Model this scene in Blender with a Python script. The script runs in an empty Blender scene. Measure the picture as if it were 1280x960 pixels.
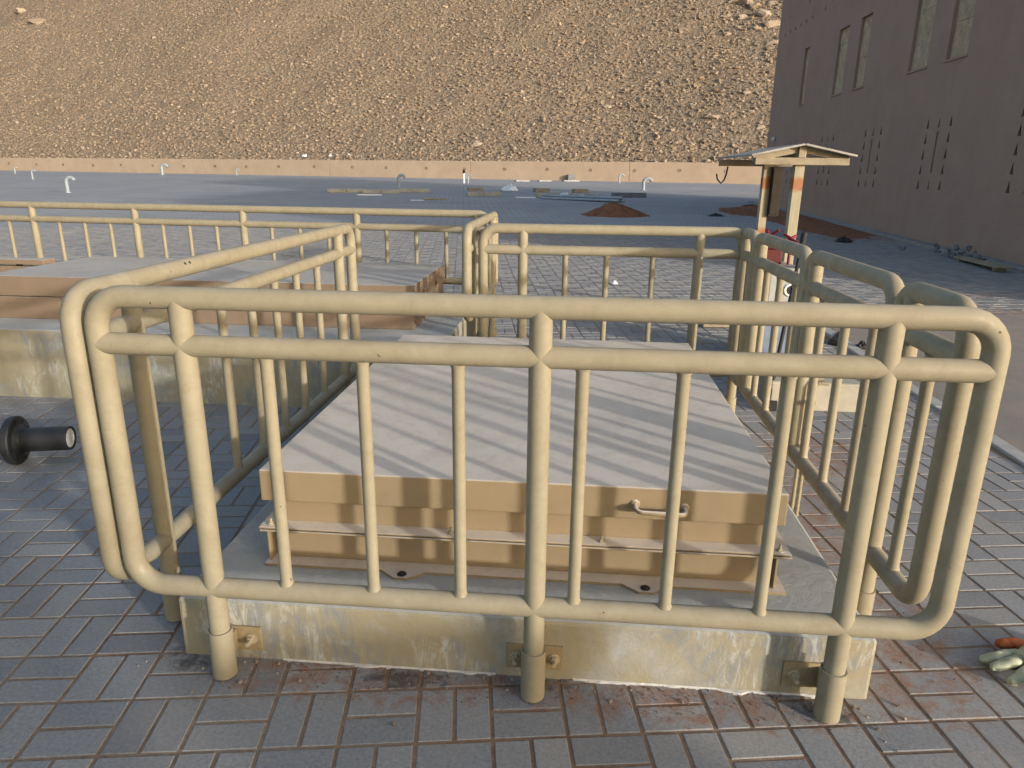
import bpy, bmesh, math, random
import numpy as np
from mathutils import Vector, Matrix

random.seed(7); RNG = np.random.default_rng(7)
SC = bpy.context.scene; COL = SC.collection

# ------------------------------------------------------------------ camera
FPX = 878.14; CAM = Vector((0.073, -1.742, 1.496))
YAW, PITCH, ROLL = math.radians(4.752), math.radians(16.707), math.radians(0.663)
_f = Vector((-math.sin(YAW)*math.cos(PITCH), math.cos(YAW)*math.cos(PITCH), -math.sin(PITCH)))
_r = Vector((math.cos(YAW), math.sin(YAW), 0)); _u = _r.cross(_f)
_R = _r*math.cos(ROLL) + _u*math.sin(ROLL); _U = _u*math.cos(ROLL) - _r*math.sin(ROLL)
cam = bpy.data.cameras.new('camera'); cam.sensor_width = 36; cam.lens = 36*FPX/1280
cam.clip_start = 0.05; cam.clip_end = 600
co = bpy.data.objects.new('camera', cam); COL.objects.link(co)
co.matrix_world = Matrix(((_R.x, _U.x, -_f.x, CAM.x), (_R.y, _U.y, -_f.y, CAM.y), (_R.z, _U.z, -_f.z, CAM.z), (0, 0, 0, 1)))
SC.camera = co

# ------------------------------------------------------------------ light
SUN_EL = math.radians(10.5); SUN_AZ = math.radians(128.3)       # azimuth from +Y towards +X
wd = bpy.data.worlds.new('World'); SC.world = wd; wd.use_nodes = True
sk = wd.node_tree.nodes.new('ShaderNodeTexSky'); sk.sky_type = 'NISHITA'; sk.sun_disc = False
sk.sun_elevation = SUN_EL; sk.sun_rotation = SUN_AZ; sk.dust_density = 3.2; sk.air_density = 1.0
bg = wd.node_tree.nodes['Background']; bg.inputs[1].default_value = 0.15
wd.node_tree.links.new(sk.outputs[0], bg.inputs[0])
sd = bpy.data.lights.new('sun', 'SUN'); sd.energy = 2.0; sd.angle = math.radians(1.7); sd.color = (1, 0.955, 0.89)
so = bpy.data.objects.new('sun', sd); COL.objects.link(so)
_to = Vector((math.sin(SUN_AZ)*math.cos(SUN_EL), math.cos(SUN_AZ)*math.cos(SUN_EL), math.sin(SUN_EL)))
so.rotation_euler = _to.to_track_quat('Z', 'Y').to_euler(); so.location = (8, -6, 12)
SC.view_settings.view_transform = 'Standard'; SC.view_settings.look = 'None'
SC.view_settings.exposure = 0.97; SC.view_settings.gamma = 1; SC.view_settings.use_curve_mapping = False
SC.cycles.use_denoising = True
SC.cycles.max_bounces = 6

# ------------------------------------------------------------------ helpers
SLOPE, Y0 = 0.02, 4.0
def gz(y): return SLOPE*max(0.0, y-Y0)
def ray(u, v): return _f + _R*((u-640)/FPX) - _U*((v-480)/FPX)
def ground(u, v):
    d = ray(u, v); t = -CAM.z/d.z if d.z < 0 else -1
    p = CAM + d*t
    if t > 0 and p.y < Y0: return p
    t = (SLOPE*(CAM.y-Y0)-CAM.z)/(d.z-SLOPE*d.y); return CAM + d*t
def at_y(u, v, y): d = ray(u, v); return CAM + d*((y-CAM.y)/d.y)

def tag(o, label=None, cat=None, group=None, kind=None):
    if label: o['label'] = label
    if cat: o['category'] = cat
    if group: o['group'] = group
    if kind: o['kind'] = kind
    return o
def thing(name, label, cat, loc=(0, 0, 0), rz=0, group=None):
    o = bpy.data.objects.new(name, None); o.empty_display_size = 0.1; COL.objects.link(o)
    o.location = loc; o.rotation_euler = (0, 0, rz); return tag(o, label, cat, group)
def link(name, me, mat=None, parent=None, loc=None, rot=None):
    if mat is not None and not me.materials: me.materials.append(mat)
    o = bpy.data.objects.new(name, me); COL.objects.link(o); o.parent = parent
    if loc is not None: o.location = loc
    if rot is not None: o.rotation_euler = rot
    return o
class MB:
    def __init__(s): s.bm = bmesh.new()
    def box(s, a, b, bev=0.0, seg=1, M=None):
        c = [(x+y)/2 for x, y in zip(a, b)]; d = [abs(y-x) for x, y in zip(a, b)]
        t = bmesh.new(); bmesh.ops.create_cube(t, size=1)
        bmesh.ops.scale(t, vec=d, verts=t.verts); bmesh.ops.translate(t, vec=c, verts=t.verts)
        if bev: bmesh.ops.bevel(t, geom=list(t.edges), offset=bev, segments=seg, affect='EDGES', profile=0.5)
        return s._add(t, M)
    def _add(s, t, M=None):
        if M is not None: bmesh.ops.transform(t, matrix=M, verts=t.verts)
        me = bpy.data.meshes.new('t'); t.to_mesh(me); t.free(); s.bm.from_mesh(me); bpy.data.meshes.remove(me); return s
    def tube(s, path, r, n=14, closed=False, caps=True, smooth=True):
        P = [Vector(p) for p in path]; m = len(P)
        R = r if isinstance(r, (list, tuple)) else [r]*m
        rings = []; prev = None
        for i in range(m):
            if closed: d = (P[(i+1) % m]-P[i-1])
            else: d = P[min(i+1, m-1)]-P[max(i-1, 0)]
            d.normalize()
            if prev is None:
                a = Vector((0, 0, 1)) if abs(d.z) < 0.9 else Vector((1, 0, 0)); x = (a-d*a.dot(d)).normalized()
            else: x = (prev-d*prev.dot(d)).normalized()
            prev = x; y = d.cross(x)
            rings.append([s.bm.verts.new(P[i]+(x*math.cos(2*math.pi*k/n)+y*math.sin(2*math.pi*k/n))*R[i]) for k in range(n)])
        L = m if closed else m-1
        for i in range(L):
            A, B = rings[i], rings[(i+1) % m]; off = 0
            if closed and i == m-1:      # twist match
                off = min(range(n), key=lambda q: (A[0].co-B[q].co).length)
            for k in range(n):
                f = s.bm.faces.new((A[k], A[(k+1) % n], B[(k+1+off) % n], B[(k+off) % n])); f.smooth = smooth
        if caps and not closed:
            for rg, rev in ((rings[0], True), (rings[-1], False)):      # own vertices keep the tube normals straight
                cv = [s.bm.verts.new(v.co) for v in rg]; s.bm.faces.new(cv[::-1] if rev else cv)
        return s
    def lathe(s, prof, n=20, M=None):
        t = bmesh.new(); rings = []
        for (r, z) in prof:
            rings.append([t.verts.new((max(r, 1e-4)*math.cos(2*math.pi*k/n), max(r, 1e-4)*math.sin(2*math.pi*k/n), z)) for k in range(n)])
        for i in range(len(prof)-1):
            for k in range(n):
                t.faces.new((rings[i][k], rings[i][(k+1) % n], rings[i+1][(k+1) % n], rings[i+1][k]))
        return s._add(t, M)
    def poly(s, pts, z0, z1, M=None):
        t = bmesh.new(); lo = [t.verts.new((x, y, z0)) for x, y in pts]; hi = [t.verts.new((x, y, z1)) for x, y in pts]
        t.faces.new(lo[::-1]); t.faces.new(hi); n = len(pts)
        for k in range(n): t.faces.new((lo[k], lo[(k+1) % n], hi[(k+1) % n], hi[k]))
        return s._add(t, M)
    def mesh(s, name='mesh', smooth_angle=None):
        bmesh.ops.recalc_face_normals(s.bm, faces=s.bm.faces)
        me = bpy.data.meshes.new(name); s.bm.to_mesh(me); s.bm.free(); return me
    def build(s, name, mat, parent=None, loc=None, rot=None): return link(name, s.mesh(name), mat, parent, loc, rot)
def raw(name, V, Fq, mat=None, parent=None, smooth=False):
    me = bpy.data.meshes.new(name); V = np.asarray(V, np.float32); Fq = np.asarray(Fq, np.int32); k = Fq.shape[1]
    me.vertices.add(len(V)); me.vertices.foreach_set('co', V.ravel())
    me.loops.add(Fq.size); me.loops.foreach_set('vertex_index', Fq.ravel())
    me.polygons.add(len(Fq)); me.polygons.foreach_set('loop_start', np.arange(0, Fq.size, k, dtype=np.int32))
    me.polygons.foreach_set('use_smooth', np.full(len(Fq), smooth)); me.update(calc_edges=True)
    return link(name, me, mat, parent)
def bars3(p0, p1, r, weld=0.012):
    """tube path with flared weld ends"""
    p0, p1 = Vector(p0), Vector(p1); d = (p1-p0).normalized(); L = (p1-p0).length
    return [p0, p0+d*weld*0.5, p0+d*weld, p1-d*weld, p1-d*weld*0.5, p1], [r*1.22, r*1.12, r, r, r*1.12, r*1.22]

# ------------------------------------------------------------------ materials
class NM:
    def __init__(s, name):
        s.m = bpy.data.materials.new(name); s.m.use_nodes = True; s.t = s.m.node_tree; s.b = s.t.nodes['Principled BSDF']
    def n(s, typ, **kw):
        x = s.t.nodes.new(typ)
        for k, v in kw.items():
            if k.startswith('i_'):
                key = k[2:]; key = int(key) if key.isdigit() else key.replace('_', ' ')
                x.inputs[key].default_value = v
            else: setattr(x, k, v)
        return x
    def l(s, a, b): s.t.links.new(a, b)
    def pos(s):
        return s.n('ShaderNodeNewGeometry').outputs['Position']
    def objco(s): return s.n('ShaderNodeTexCoord').outputs['Object']
    def noise(s, vec, scale, detail=5, rough=0.6, dist=0.0):
        x = s.n('ShaderNodeTexNoise'); x.inputs['Scale'].default_value = scale; x.inputs['Detail'].default_value = detail
        x.inputs['Roughness'].default_value = rough; x.inputs['Distortion'].default_value = dist
        s.l(vec, x.inputs['Vector']); return x.outputs['Fac']
    def ramp(s, fac, stops):
        x = s.n('ShaderNodeValToRGB'); e = x.color_ramp.elements
        while len(e) < len(stops): e.new(0.5)
        for q, (p, c) in zip(e, stops): q.position = p; q.color = c if len(c) == 4 else (*c, 1)
        s.l(fac, x.inputs[0]); return x.outputs[0]
    def mask(s, fac, lo, hi):
        x = s.n('ShaderNodeMapRange'); x.inputs[1].default_value = lo; x.inputs[2].default_value = hi
        s.l(fac, x.inputs[0]); return x.outputs[0]
    def mix(s, fac, a, b, blend='MIX'):
        x = s.n('ShaderNodeMix', data_type='RGBA', blend_type=blend)
        for val, key in ((fac, 0), (a, 6), (b, 7)):
            if hasattr(val, 'links') or isinstance(val, bpy.types.NodeSocket): s.l(val, x.inputs[key])
            else: x.inputs[key].default_value = val if not isinstance(val, tuple) else (*val[:3], 1)
        return x.outputs[2]
    def math(s, op, a, b=0.0):
        x = s.n('ShaderNodeMath', operation=op)
        for i, val in enumerate((a, b)):
            if isinstance(val, bpy.types.NodeSocket): s.l(val, x.inputs[i])
            else: x.inputs[i].default_value = val
        return x.outputs[0]
    def bump(s, h, strength=0.3, dist=0.01):
        x = s.n('ShaderNodeBump'); x.inputs['Strength'].default_value = strength; x.inputs['Distance'].default_value = dist
        s.l(h, x.inputs['Height']); s.l(x.outputs[0], s.b.inputs['Normal']); return x
    def color(s, c):
        if isinstance(c, bpy.types.NodeSocket): s.l(c, s.b.inputs['Base Color'])
        else: s.b.inputs['Base Color'].default_value = (*c, 1)
    def rough(s, r, spec=None):
        if isinstance(r, bpy.types.NodeSocket): s.l(r, s.b.inputs['Roughness'])
        else: s.b.inputs['Roughness'].default_value = r
        if spec is not None: s.b.inputs['Specular IOR Level'].default_value = spec

def simple(name, c, rough=0.7, var=0.2, scale=12, bump=0.15, bd=0.004, metal=0.0, spec=0.3):
    m = NM(name); p = m.objco(); f = m.noise(p, scale, 6, 0.65)
    a = tuple(x*(1-var) for x in c); b = tuple(min(1, x*(1+var)) for x in c)
    m.color(m.ramp(f, [(0.3, a), (0.7, b)])); m.rough(rough, spec); m.b.inputs['Metallic'].default_value = metal
    if bump: m.bump(m.noise(p, scale*6, 5, 0.7), bump, bd)
    return m.m

def mat_fence():
    m = NM('beige_pipe_paint'); p = m.pos()
    f = m.noise(p, 9, 7, 0.7, 0.4); c = m.ramp(f, [(0.3, (0.258, 0.223, 0.15)), (0.7, (0.33, 0.29, 0.204))])
    d = m.mask(m.noise(p, 26, 7, 0.75, 0.5), 0.54, 0.72); c = m.mix(m.math('MULTIPLY', d, 0.4), c, (0.215, 0.17, 0.105))
    # chips and rust pin holes
    ch = m.mask(m.noise(p, 55, 2, 0.5), 0.765, 0.78); c = m.mix(ch, c, (0.11, 0.06, 0.035))
    # dust that settled on upward faces
    nz = m.n('ShaderNodeSeparateXYZ'); m.l(m.n('ShaderNodeNewGeometry').outputs['Normal'], nz.inputs[0])
    du = m.mask(nz.outputs[2], 0.35, 1.0); du = m.math('MULTIPLY', du, m.mask(m.noise(p, 18, 5, 0.7), 0.3, 0.7))
    c = m.mix(m.math('MULTIPLY', du, 0.6), c, (0.36, 0.325, 0.265))
    m.color(c); m.rough(m.mask(f, 0.9, 0.2), 0.35)
    m.b.inputs['Roughness'].default_value = 0.5
    m.rough(0.62, 0.25); m.bump(m.math('ADD', m.noise(p, 55, 4, 0.6), m.math('MULTIPLY', m.noise(p, 300, 2, 0.5), 0.25)), 0.12, 0.004)
    return m.m
def mat_hatch(name, side, top, dust):
    m = NM(name); p = m.pos(); f = m.noise(p, 5, 6, 0.6)
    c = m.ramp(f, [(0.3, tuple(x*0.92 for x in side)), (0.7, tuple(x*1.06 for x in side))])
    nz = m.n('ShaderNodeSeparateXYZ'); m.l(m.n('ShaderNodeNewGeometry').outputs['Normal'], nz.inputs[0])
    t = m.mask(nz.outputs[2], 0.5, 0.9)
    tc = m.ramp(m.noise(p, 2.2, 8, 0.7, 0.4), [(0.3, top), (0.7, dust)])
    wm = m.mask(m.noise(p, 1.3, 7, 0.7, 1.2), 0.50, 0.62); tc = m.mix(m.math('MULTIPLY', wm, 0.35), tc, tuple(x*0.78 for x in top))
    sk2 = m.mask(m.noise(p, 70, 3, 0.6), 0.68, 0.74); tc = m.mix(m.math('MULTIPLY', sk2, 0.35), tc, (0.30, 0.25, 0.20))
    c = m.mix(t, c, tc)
    gr = m.mask(m.noise(p, 9, 8, 0.75, 0.6), 0.5, 0.7); c = m.mix(m.math('MULTIPLY', gr, 0.22), c, tuple(x*0.7 for x in side))
    sp = m.mask(m.noise(p, 40, 4, 0.7), 0.66, 0.76); c = m.mix(m.math('MULTIPLY', sp, 0.3), c, (0.30, 0.22, 0.15))
    m.color(c); m.rough(0.55, 0.3); m.bump(m.math('ADD', m.noise(p, 3, 3, 0.5), m.math('MULTIPLY', m.noise(p, 120, 4, 0.6), 0.12)), 0.22, 0.02)
    return m.m
def mat_plinth():
    m = NM('smeared_concrete'); p = m.pos()
    def stretch(sx, sy, sz, rx=0.0):
        q = m.n('ShaderNodeMapping'); q.inputs['Scale'].default_value = (sx, sy, sz); q.inputs['Rotation'].default_value = (0, rx, 0); m.l(p, q.inputs[0]); return q.outputs[0]
    g = m.ramp(m.noise(p, 7, 9, 0.75, 0.6), [(0.28, (0.22, 0.225, 0.22)), (0.5, (0.34, 0.34, 0.325)), (0.74, (0.45, 0.45, 0.43))])
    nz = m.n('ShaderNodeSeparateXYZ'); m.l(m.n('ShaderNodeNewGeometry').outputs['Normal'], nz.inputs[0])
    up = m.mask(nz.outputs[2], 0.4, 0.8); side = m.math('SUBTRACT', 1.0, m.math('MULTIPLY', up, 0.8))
    k = m.mask(m.noise(p, 2.4, 7, 0.65, 0.7), 0.34, 0.50)
    c = m.mix(m.math('MULTIPLY', m.math('MULTIPLY', k, 0.8), side), g, (0.325, 0.275, 0.165))
    patch = m.mask(m.noise(p, 3.1, 5, 0.6, 0.4), 0.50, 0.58)
    sa = m.mask(m.noise(stretch(9, 9, 2.2, 0.5), 2.0, 8, 0.75, 1.0), 0.44, 0.60)
    c = m.mix(m.math('MULTIPLY', m.math('MULTIPLY', patch, sa), 0.75), c, (0.20, 0.225, 0.26))
    patch2 = m.mask(m.noise(p, 2.7, 5, 0.6, 0.4), 0.53, 0.60)
    sb = m.mask(m.noise(stretch(12, 12, 2.5, -0.4), 2.2, 8, 0.78, 1.2), 0.48, 0.64)
    c = m.mix(m.math('MULTIPLY', m.math('MULTIPLY', patch2, sb), 0.75), c, (0.55, 0.56, 0.55))
    c = m.mix(m.math('MULTIPLY', up, 0.5), c, (0.52, 0.525, 0.51))  # upward faces coloured paler to look partly sunlit
    sp = m.mask(m.noise(p, 130, 4, 0.7), 0.62, 0.72); c = m.mix(m.math('MULTIPLY', sp, 0.3), c, (0.14, 0.13, 0.115))
    m.color(c); m.rough(0.92, 0.12); m.bump(m.math('ADD', m.noise(p, 16, 8, 0.7, 0.8), m.math('MULTIPLY', m.noise(p, 160, 4, 0.7), 0.25)), 0.4, 0.010)
    return m.m
def ell(m, p, cx, cy, rx, ry, soft=0.5):
    """1 inside an ellipse on the ground fading to 0 outside"""
    mp = m.n('ShaderNodeMapping'); mp.inputs['Location'].default_value = (-cx/rx, -cy/ry, 0); mp.inputs['Scale'].default_value = (1/rx, 1/ry, 0)
    m.l(p, mp.inputs[0]); L = m.n('ShaderNodeVectorMath', operation='LENGTH'); m.l(mp.outputs[0], L.inputs[0])
    return m.mask(L.outputs['Value'], 1+soft, 1-soft)
DIRT = (0.27, 0.145, 0.09)
def dirt_mask(m, p):
    els = [(-0.5, 0.0, 0.75, 0.13), (0.45, 0.02, 0.9, 0.16), (0.2, 0.05, 0.9, 0.08), (-0.6, 0.05, 0.5, 0.07), (1.1, 0.12, 0.22, 0.25), (1.22, 0.35, 0.3, 0.6), (1.2, 1.3, 0.3, 1.0), (1.5, 2.1, 0.5, 0.6), (4.2, 6.6, 2.4, 0.35), (5.0, 7.6, 1.2, 0.25), (6.7, 18, 0.9, 7.5)]
    acc = None
    for e in els:
        q = ell(m, p, *e, soft=0.6); acc = q if acc is None else m.math('MAXIMUM', acc, q)
    n = m.noise(p, 13, 9, 0.78, 0.6)
    return m.mask(m.math('ADD', n, m.math('MULTIPLY', acc, 0.36)), 0.80, 0.96)
def mat_paver():
    m = NM('concrete_paver'); p = m.pos()
    at = m.n('ShaderNodeAttribute', attribute_name='tint'); t = at.outputs['Fac']
    f = m.noise(p, 90, 8, 0.8); c = m.ramp(f, [(0.28, (0.17, 0.178, 0.19)), (0.5, (0.262, 0.27, 0.282)), (0.72, (0.365, 0.37, 0.38))])
    c = m.mix(1.0, c, m.ramp(t, [(0, (0.74, 0.76, 0.80)), (0.5, (1, 1, 1)), (1, (1.20, 1.16, 1.10))]), 'MULTIPLY')
    sp = m.mask(m.noise(p, 420, 2, 0.6), 0.62, 0.75); c = m.mix(m.math('MULTIPLY', sp, 0.35), c, (0.42, 0.41, 0.39))
    du = m.mask(m.noise(p, 2.3, 7, 0.7, 0.5), 0.42, 0.72); c = m.mix(m.math('MULTIPLY', du, 0.42), c, (0.335, 0.295, 0.25))
    st = m.mask(m.noise(p, 5, 6, 0.65, 0.8), 0.62, 0.76); c = m.mix(m.math('MULTIPLY', st, 0.35), c, (0.42, 0.42, 0.42))
    d = dirt_mask(m, p); c = m.mix(m.math('MULTIPLY', d, 0.75), c, DIRT)
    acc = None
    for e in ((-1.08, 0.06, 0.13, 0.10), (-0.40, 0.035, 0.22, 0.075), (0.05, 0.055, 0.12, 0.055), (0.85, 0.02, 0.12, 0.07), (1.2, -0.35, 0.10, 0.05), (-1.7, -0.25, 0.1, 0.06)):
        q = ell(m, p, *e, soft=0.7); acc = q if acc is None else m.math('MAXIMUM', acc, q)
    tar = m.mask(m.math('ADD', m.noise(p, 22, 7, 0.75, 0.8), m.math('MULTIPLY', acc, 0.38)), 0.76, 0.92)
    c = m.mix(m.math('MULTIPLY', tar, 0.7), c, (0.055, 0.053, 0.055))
    sc_ = m.mask(m.noise(p, 16, 4, 0.6, 1.5), 0.70, 0.76); c = m.mix(m.math('MULTIPLY', sc_, 0.4), c, (0.50, 0.50, 0.49))
    m.color(c); m.rough(1.0, 0.05); m.bump(m.math('ADD', m.noise(p, 260, 3, 0.7), m.math('MULTIPLY', m.noise(p, 40, 5, 0.7), 0.6)), 0.5, 0.004)
    return m.m
def mat_sand():
    m = NM('joint_sand'); p = m.pos(); f = m.noise(p, 30, 6, 0.7); b = m.noise(p, 0.9, 4, 0.6)
    c = m.mix(m.mask(b, 0.4, 0.6), m.ramp(f, [(0.3, (0.24, 0.19, 0.145)), (0.7, (0.38, 0.305, 0.235))]), m.ramp(f, [(0.3, (0.21, 0.135, 0.09)), (0.7, (0.33, 0.215, 0.145))]))
    c = m.mix(m.math('MULTIPLY', dirt_mask(m, p), 0.7), c, DIRT)
    m.color(c); m.rough(1.0, 0.0); m.bump(m.noise(p, 220, 4, 0.8), 0.7, 0.006); return m.m
def mat_far_paving():
    m = NM('distant_paving'); p = m.pos()
    mp = m.n('ShaderNodeMapping'); mp.inputs['Rotation'].default_value = (0, 0, -math.radians(8.7)); m.l(p, mp.inputs[0])
    br = m.n('ShaderNodeTexBrick'); br.inputs['Scale'].default_value = 1; br.inputs['Brick Width'].default_value = 0.421; br.inputs['Row Height'].default_value = 0.2105
    br.inputs['Mortar Size'].default_value = 0.014; br.inputs['Mortar Smooth'].default_value = 0.3; br.offset = 0.5
    br.inputs['Color1'].default_value = (0.315, 0.328, 0.352, 1); br.inputs['Color2'].default_value = (0.365, 0.375, 0.398, 1); br.inputs['Mortar'].default_value = (0.17, 0.155, 0.145, 1)
    m.l(mp.outputs[0], br.inputs['Vector']); c = br.outputs['Color']
    du = m.mask(m.noise(p, 0.35, 6, 0.65, 0.6), 0.42, 0.66); c = m.mix(m.math('MULTIPLY', du, 0.45), c, (0.43, 0.42, 0.41))
    d2 = m.mask(m.noise(p, 0.12, 5, 0.6, 0.3), 0.45, 0.7); c = m.mix(m.math('MULTIPLY', d2, 0.4), c, (0.255, 0.265, 0.29))
    mp2 = m.n('ShaderNodeMapping'); mp2.inputs['Scale'].default_value = (0.12, 1.0, 1); mp2.inputs['Rotation'].default_value = (0, 0, 0.25); m.l(p, mp2.inputs[0])
    tr = m.mask(m.noise(mp2.outputs[0], 1.3, 6, 0.7, 0.4), 0.5, 0.68); c = m.mix(m.math('MULTIPLY', tr, 0.35), c, (0.42, 0.40, 0.37))
    c = m.mix(m.math('MULTIPLY', dirt_mask(m, p), 0.6), c, DIRT)
    m.color(c); m.rough(1.0, 0.02); m.bump(m.noise(p, 8, 8, 0.75), 0.4, 0.02); return m.m
def mat_asphalt():
    m = NM('dusty_asphalt'); p = m.pos(); f = m.noise(p, 120, 4, 0.8)
    c = m.ramp(f, [(0.3, (0.17, 0.16, 0.155)), (0.7, (0.32, 0.30, 0.285))])
    du = m.mask(m.noise(p, 2.2, 7, 0.7, 0.4), 0.4, 0.66); c = m.mix(m.math('MULTIPLY', du, 0.55), c, (0.36, 0.29, 0.24))
    c = m.mix(m.math('MULTIPLY', dirt_mask(m, p), 0.7), c, DIRT)
    m.color(c); m.rough(0.95, 0.2); m.bump(f, 0.9, 0.012); return m.m
def mat_hill(name, lo, hi, sc=1.0):
    m = NM(name); p = m.pos(); a = m.noise(p, 0.10*sc, 6, 0.6, 0.5); f = m.noise(p, 2.6*sc, 9, 0.8)
    c = m.ramp(f, [(0.3, lo), (0.72, hi)]); c = m.mix(m.math('MULTIPLY', m.mask(a, 0.40, 0.62), 0.35), c, (0.30, 0.235, 0.17))
    r = m.mask(m.noise(p, 0.2*sc, 5, 0.6, 0.5), 0.55, 0.7); c = m.mix(m.math('MULTIPLY', r, 0.3), c, (0.25, 0.175, 0.13))
    def vor(scale):
        x = m.n('ShaderNodeTexVoronoi'); x.inputs['Scale'].default_value = scale; x.inputs['Randomness'].default_value = 1.0; m.l(p, x.inputs['Vector']); return x
    v1, v2 = vor(2.2), vor(5.5)
    c = m.mix(0.5, c, m.mix(1.0, c, m.ramp(v2.outputs['Color'], [(0.2, (0.72, 0.72, 0.72)), (0.8, (1.25, 1.25, 1.25))]), 'MULTIPLY'))
    h = m.math('ADD', m.math('MULTIPLY', m.math('SUBTRACT', 1.0, v1.outputs['Distance']), 1.0), m.math('ADD', m.math('MULTIPLY', m.math('SUBTRACT', 1.0, v2.outputs['Distance']), 0.5), m.math('MULTIPLY', m.noise(p, 9*sc, 7, 0.8), 0.6)))
    m.color(c); m.rough(1.0, 0.0); m.bump(h, 1.0, 0.22); return m.m
def mat_rock():
    m = NM('talus_rock'); p = m.pos(); at = m.n('ShaderNodeAttribute', attribute_name='tint')
    c = m.ramp(at.outputs['Fac'], [(0, (0.19, 0.14, 0.10)), (0.45, (0.295, 0.23, 0.168)), (0.8, (0.36, 0.288, 0.218)), (1, (0.46, 0.385, 0.305))])
    f = m.noise(p, 5, 6, 0.7); c = m.mix(1.0, c, m.ramp(f, [(0.3, (0.8, 0.8, 0.8)), (0.7, (1.15, 1.15, 1.15))]), 'MULTIPLY')
    m.color(c); m.rough(0.95, 0.1); m.bump(m.noise(p, 12, 6, 0.7), 0.5, 0.05); return m.m
def mat_stucco():
    m = NM('brown_stucco'); p = m.pos(); f = m.noise(p, 1.2, 7, 0.65, 0.4)
    c = m.ramp(f, [(0.3, (0.345, 0.235, 0.185)), (0.7, (0.39, 0.27, 0.215))])
    mp = m.n('ShaderNodeMapping'); mp.inputs['Scale'].default_value = (1, 2.2, 0.25); m.l(p, mp.inputs[0])
    s_ = m.mask(m.noise(mp.outputs[0], 2, 6, 0.7, 0.3), 0.5, 0.75); c = m.mix(m.math('MULTIPLY', s_, 0.3), c, (0.44, 0.32, 0.26))
    m.color(c); m.rough(0.95, 0.1); m.bump(m.noise(p, 22, 6, 0.75), 0.5, 0.02); return m.m
def mat_wall():
    m = NM('tan_wall_render'); p = m.pos(); f = m.noise(p, 0.8, 7, 0.65, 0.5)
    c = m.ramp(f, [(0.3, (0.36, 0.28, 0.21)), (0.7, (0.42, 0.335, 0.255))])
    mp = m.n('ShaderNodeMapping'); mp.inputs['Scale'].default_value = (2.2, 2.2, 0.2); m.l(p, mp.inputs[0])
    s_ = m.mask(m.noise(mp.outputs[0], 2, 6, 0.7, 0.3), 0.52, 0.75); c = m.mix(m.math('MULTIPLY', s_, 0.35), c, (0.33, 0.25, 0.185))
    m.color(c); m.rough(0.95, 0.1); m.bump(m.noise(p, 10, 6, 0.75), 0.4, 0.02); return m.m
def mat_banded_timber():
    m = NM('whitewashed_timber_with_orange_bands'); p = m.objco(); f = m.noise(p, 18, 6, 0.7)
    mp = m.n('ShaderNodeMapping'); mp.inputs['Scale'].default_value = (30, 30, 2); m.l(p, mp.inputs[0])
    g = m.noise(mp.outputs[0], 1.5, 6, 0.7, 0.4)
    c = m.ramp(g, [(0.3, (0.30, 0.26, 0.18)), (0.7, (0.44, 0.395, 0.29))])
    z = m.n('ShaderNodeSeparateXYZ'); m.l(p, z.inputs[0])
    zz = m.math('ADD', z.outputs[2], m.math('MULTIPLY', m.math('SUBTRACT', f, 0.5), 0.08))
    acc = None
    for c0 in (0.93, 1.42):
        q = m.mask(m.math('ABSOLUTE', m.math('SUBTRACT', zz, c0)), 0.065, 0.035); acc = q if acc is None else m.math('MAXIMUM', acc, q)
    c = m.mix(m.math('MULTIPLY', acc, 0.8), c, (0.33, 0.12, 0.05)); m.color(c); m.rough(0.85, 0.2); m.bump(g, 0.4, 0.01); return m.m

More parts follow.
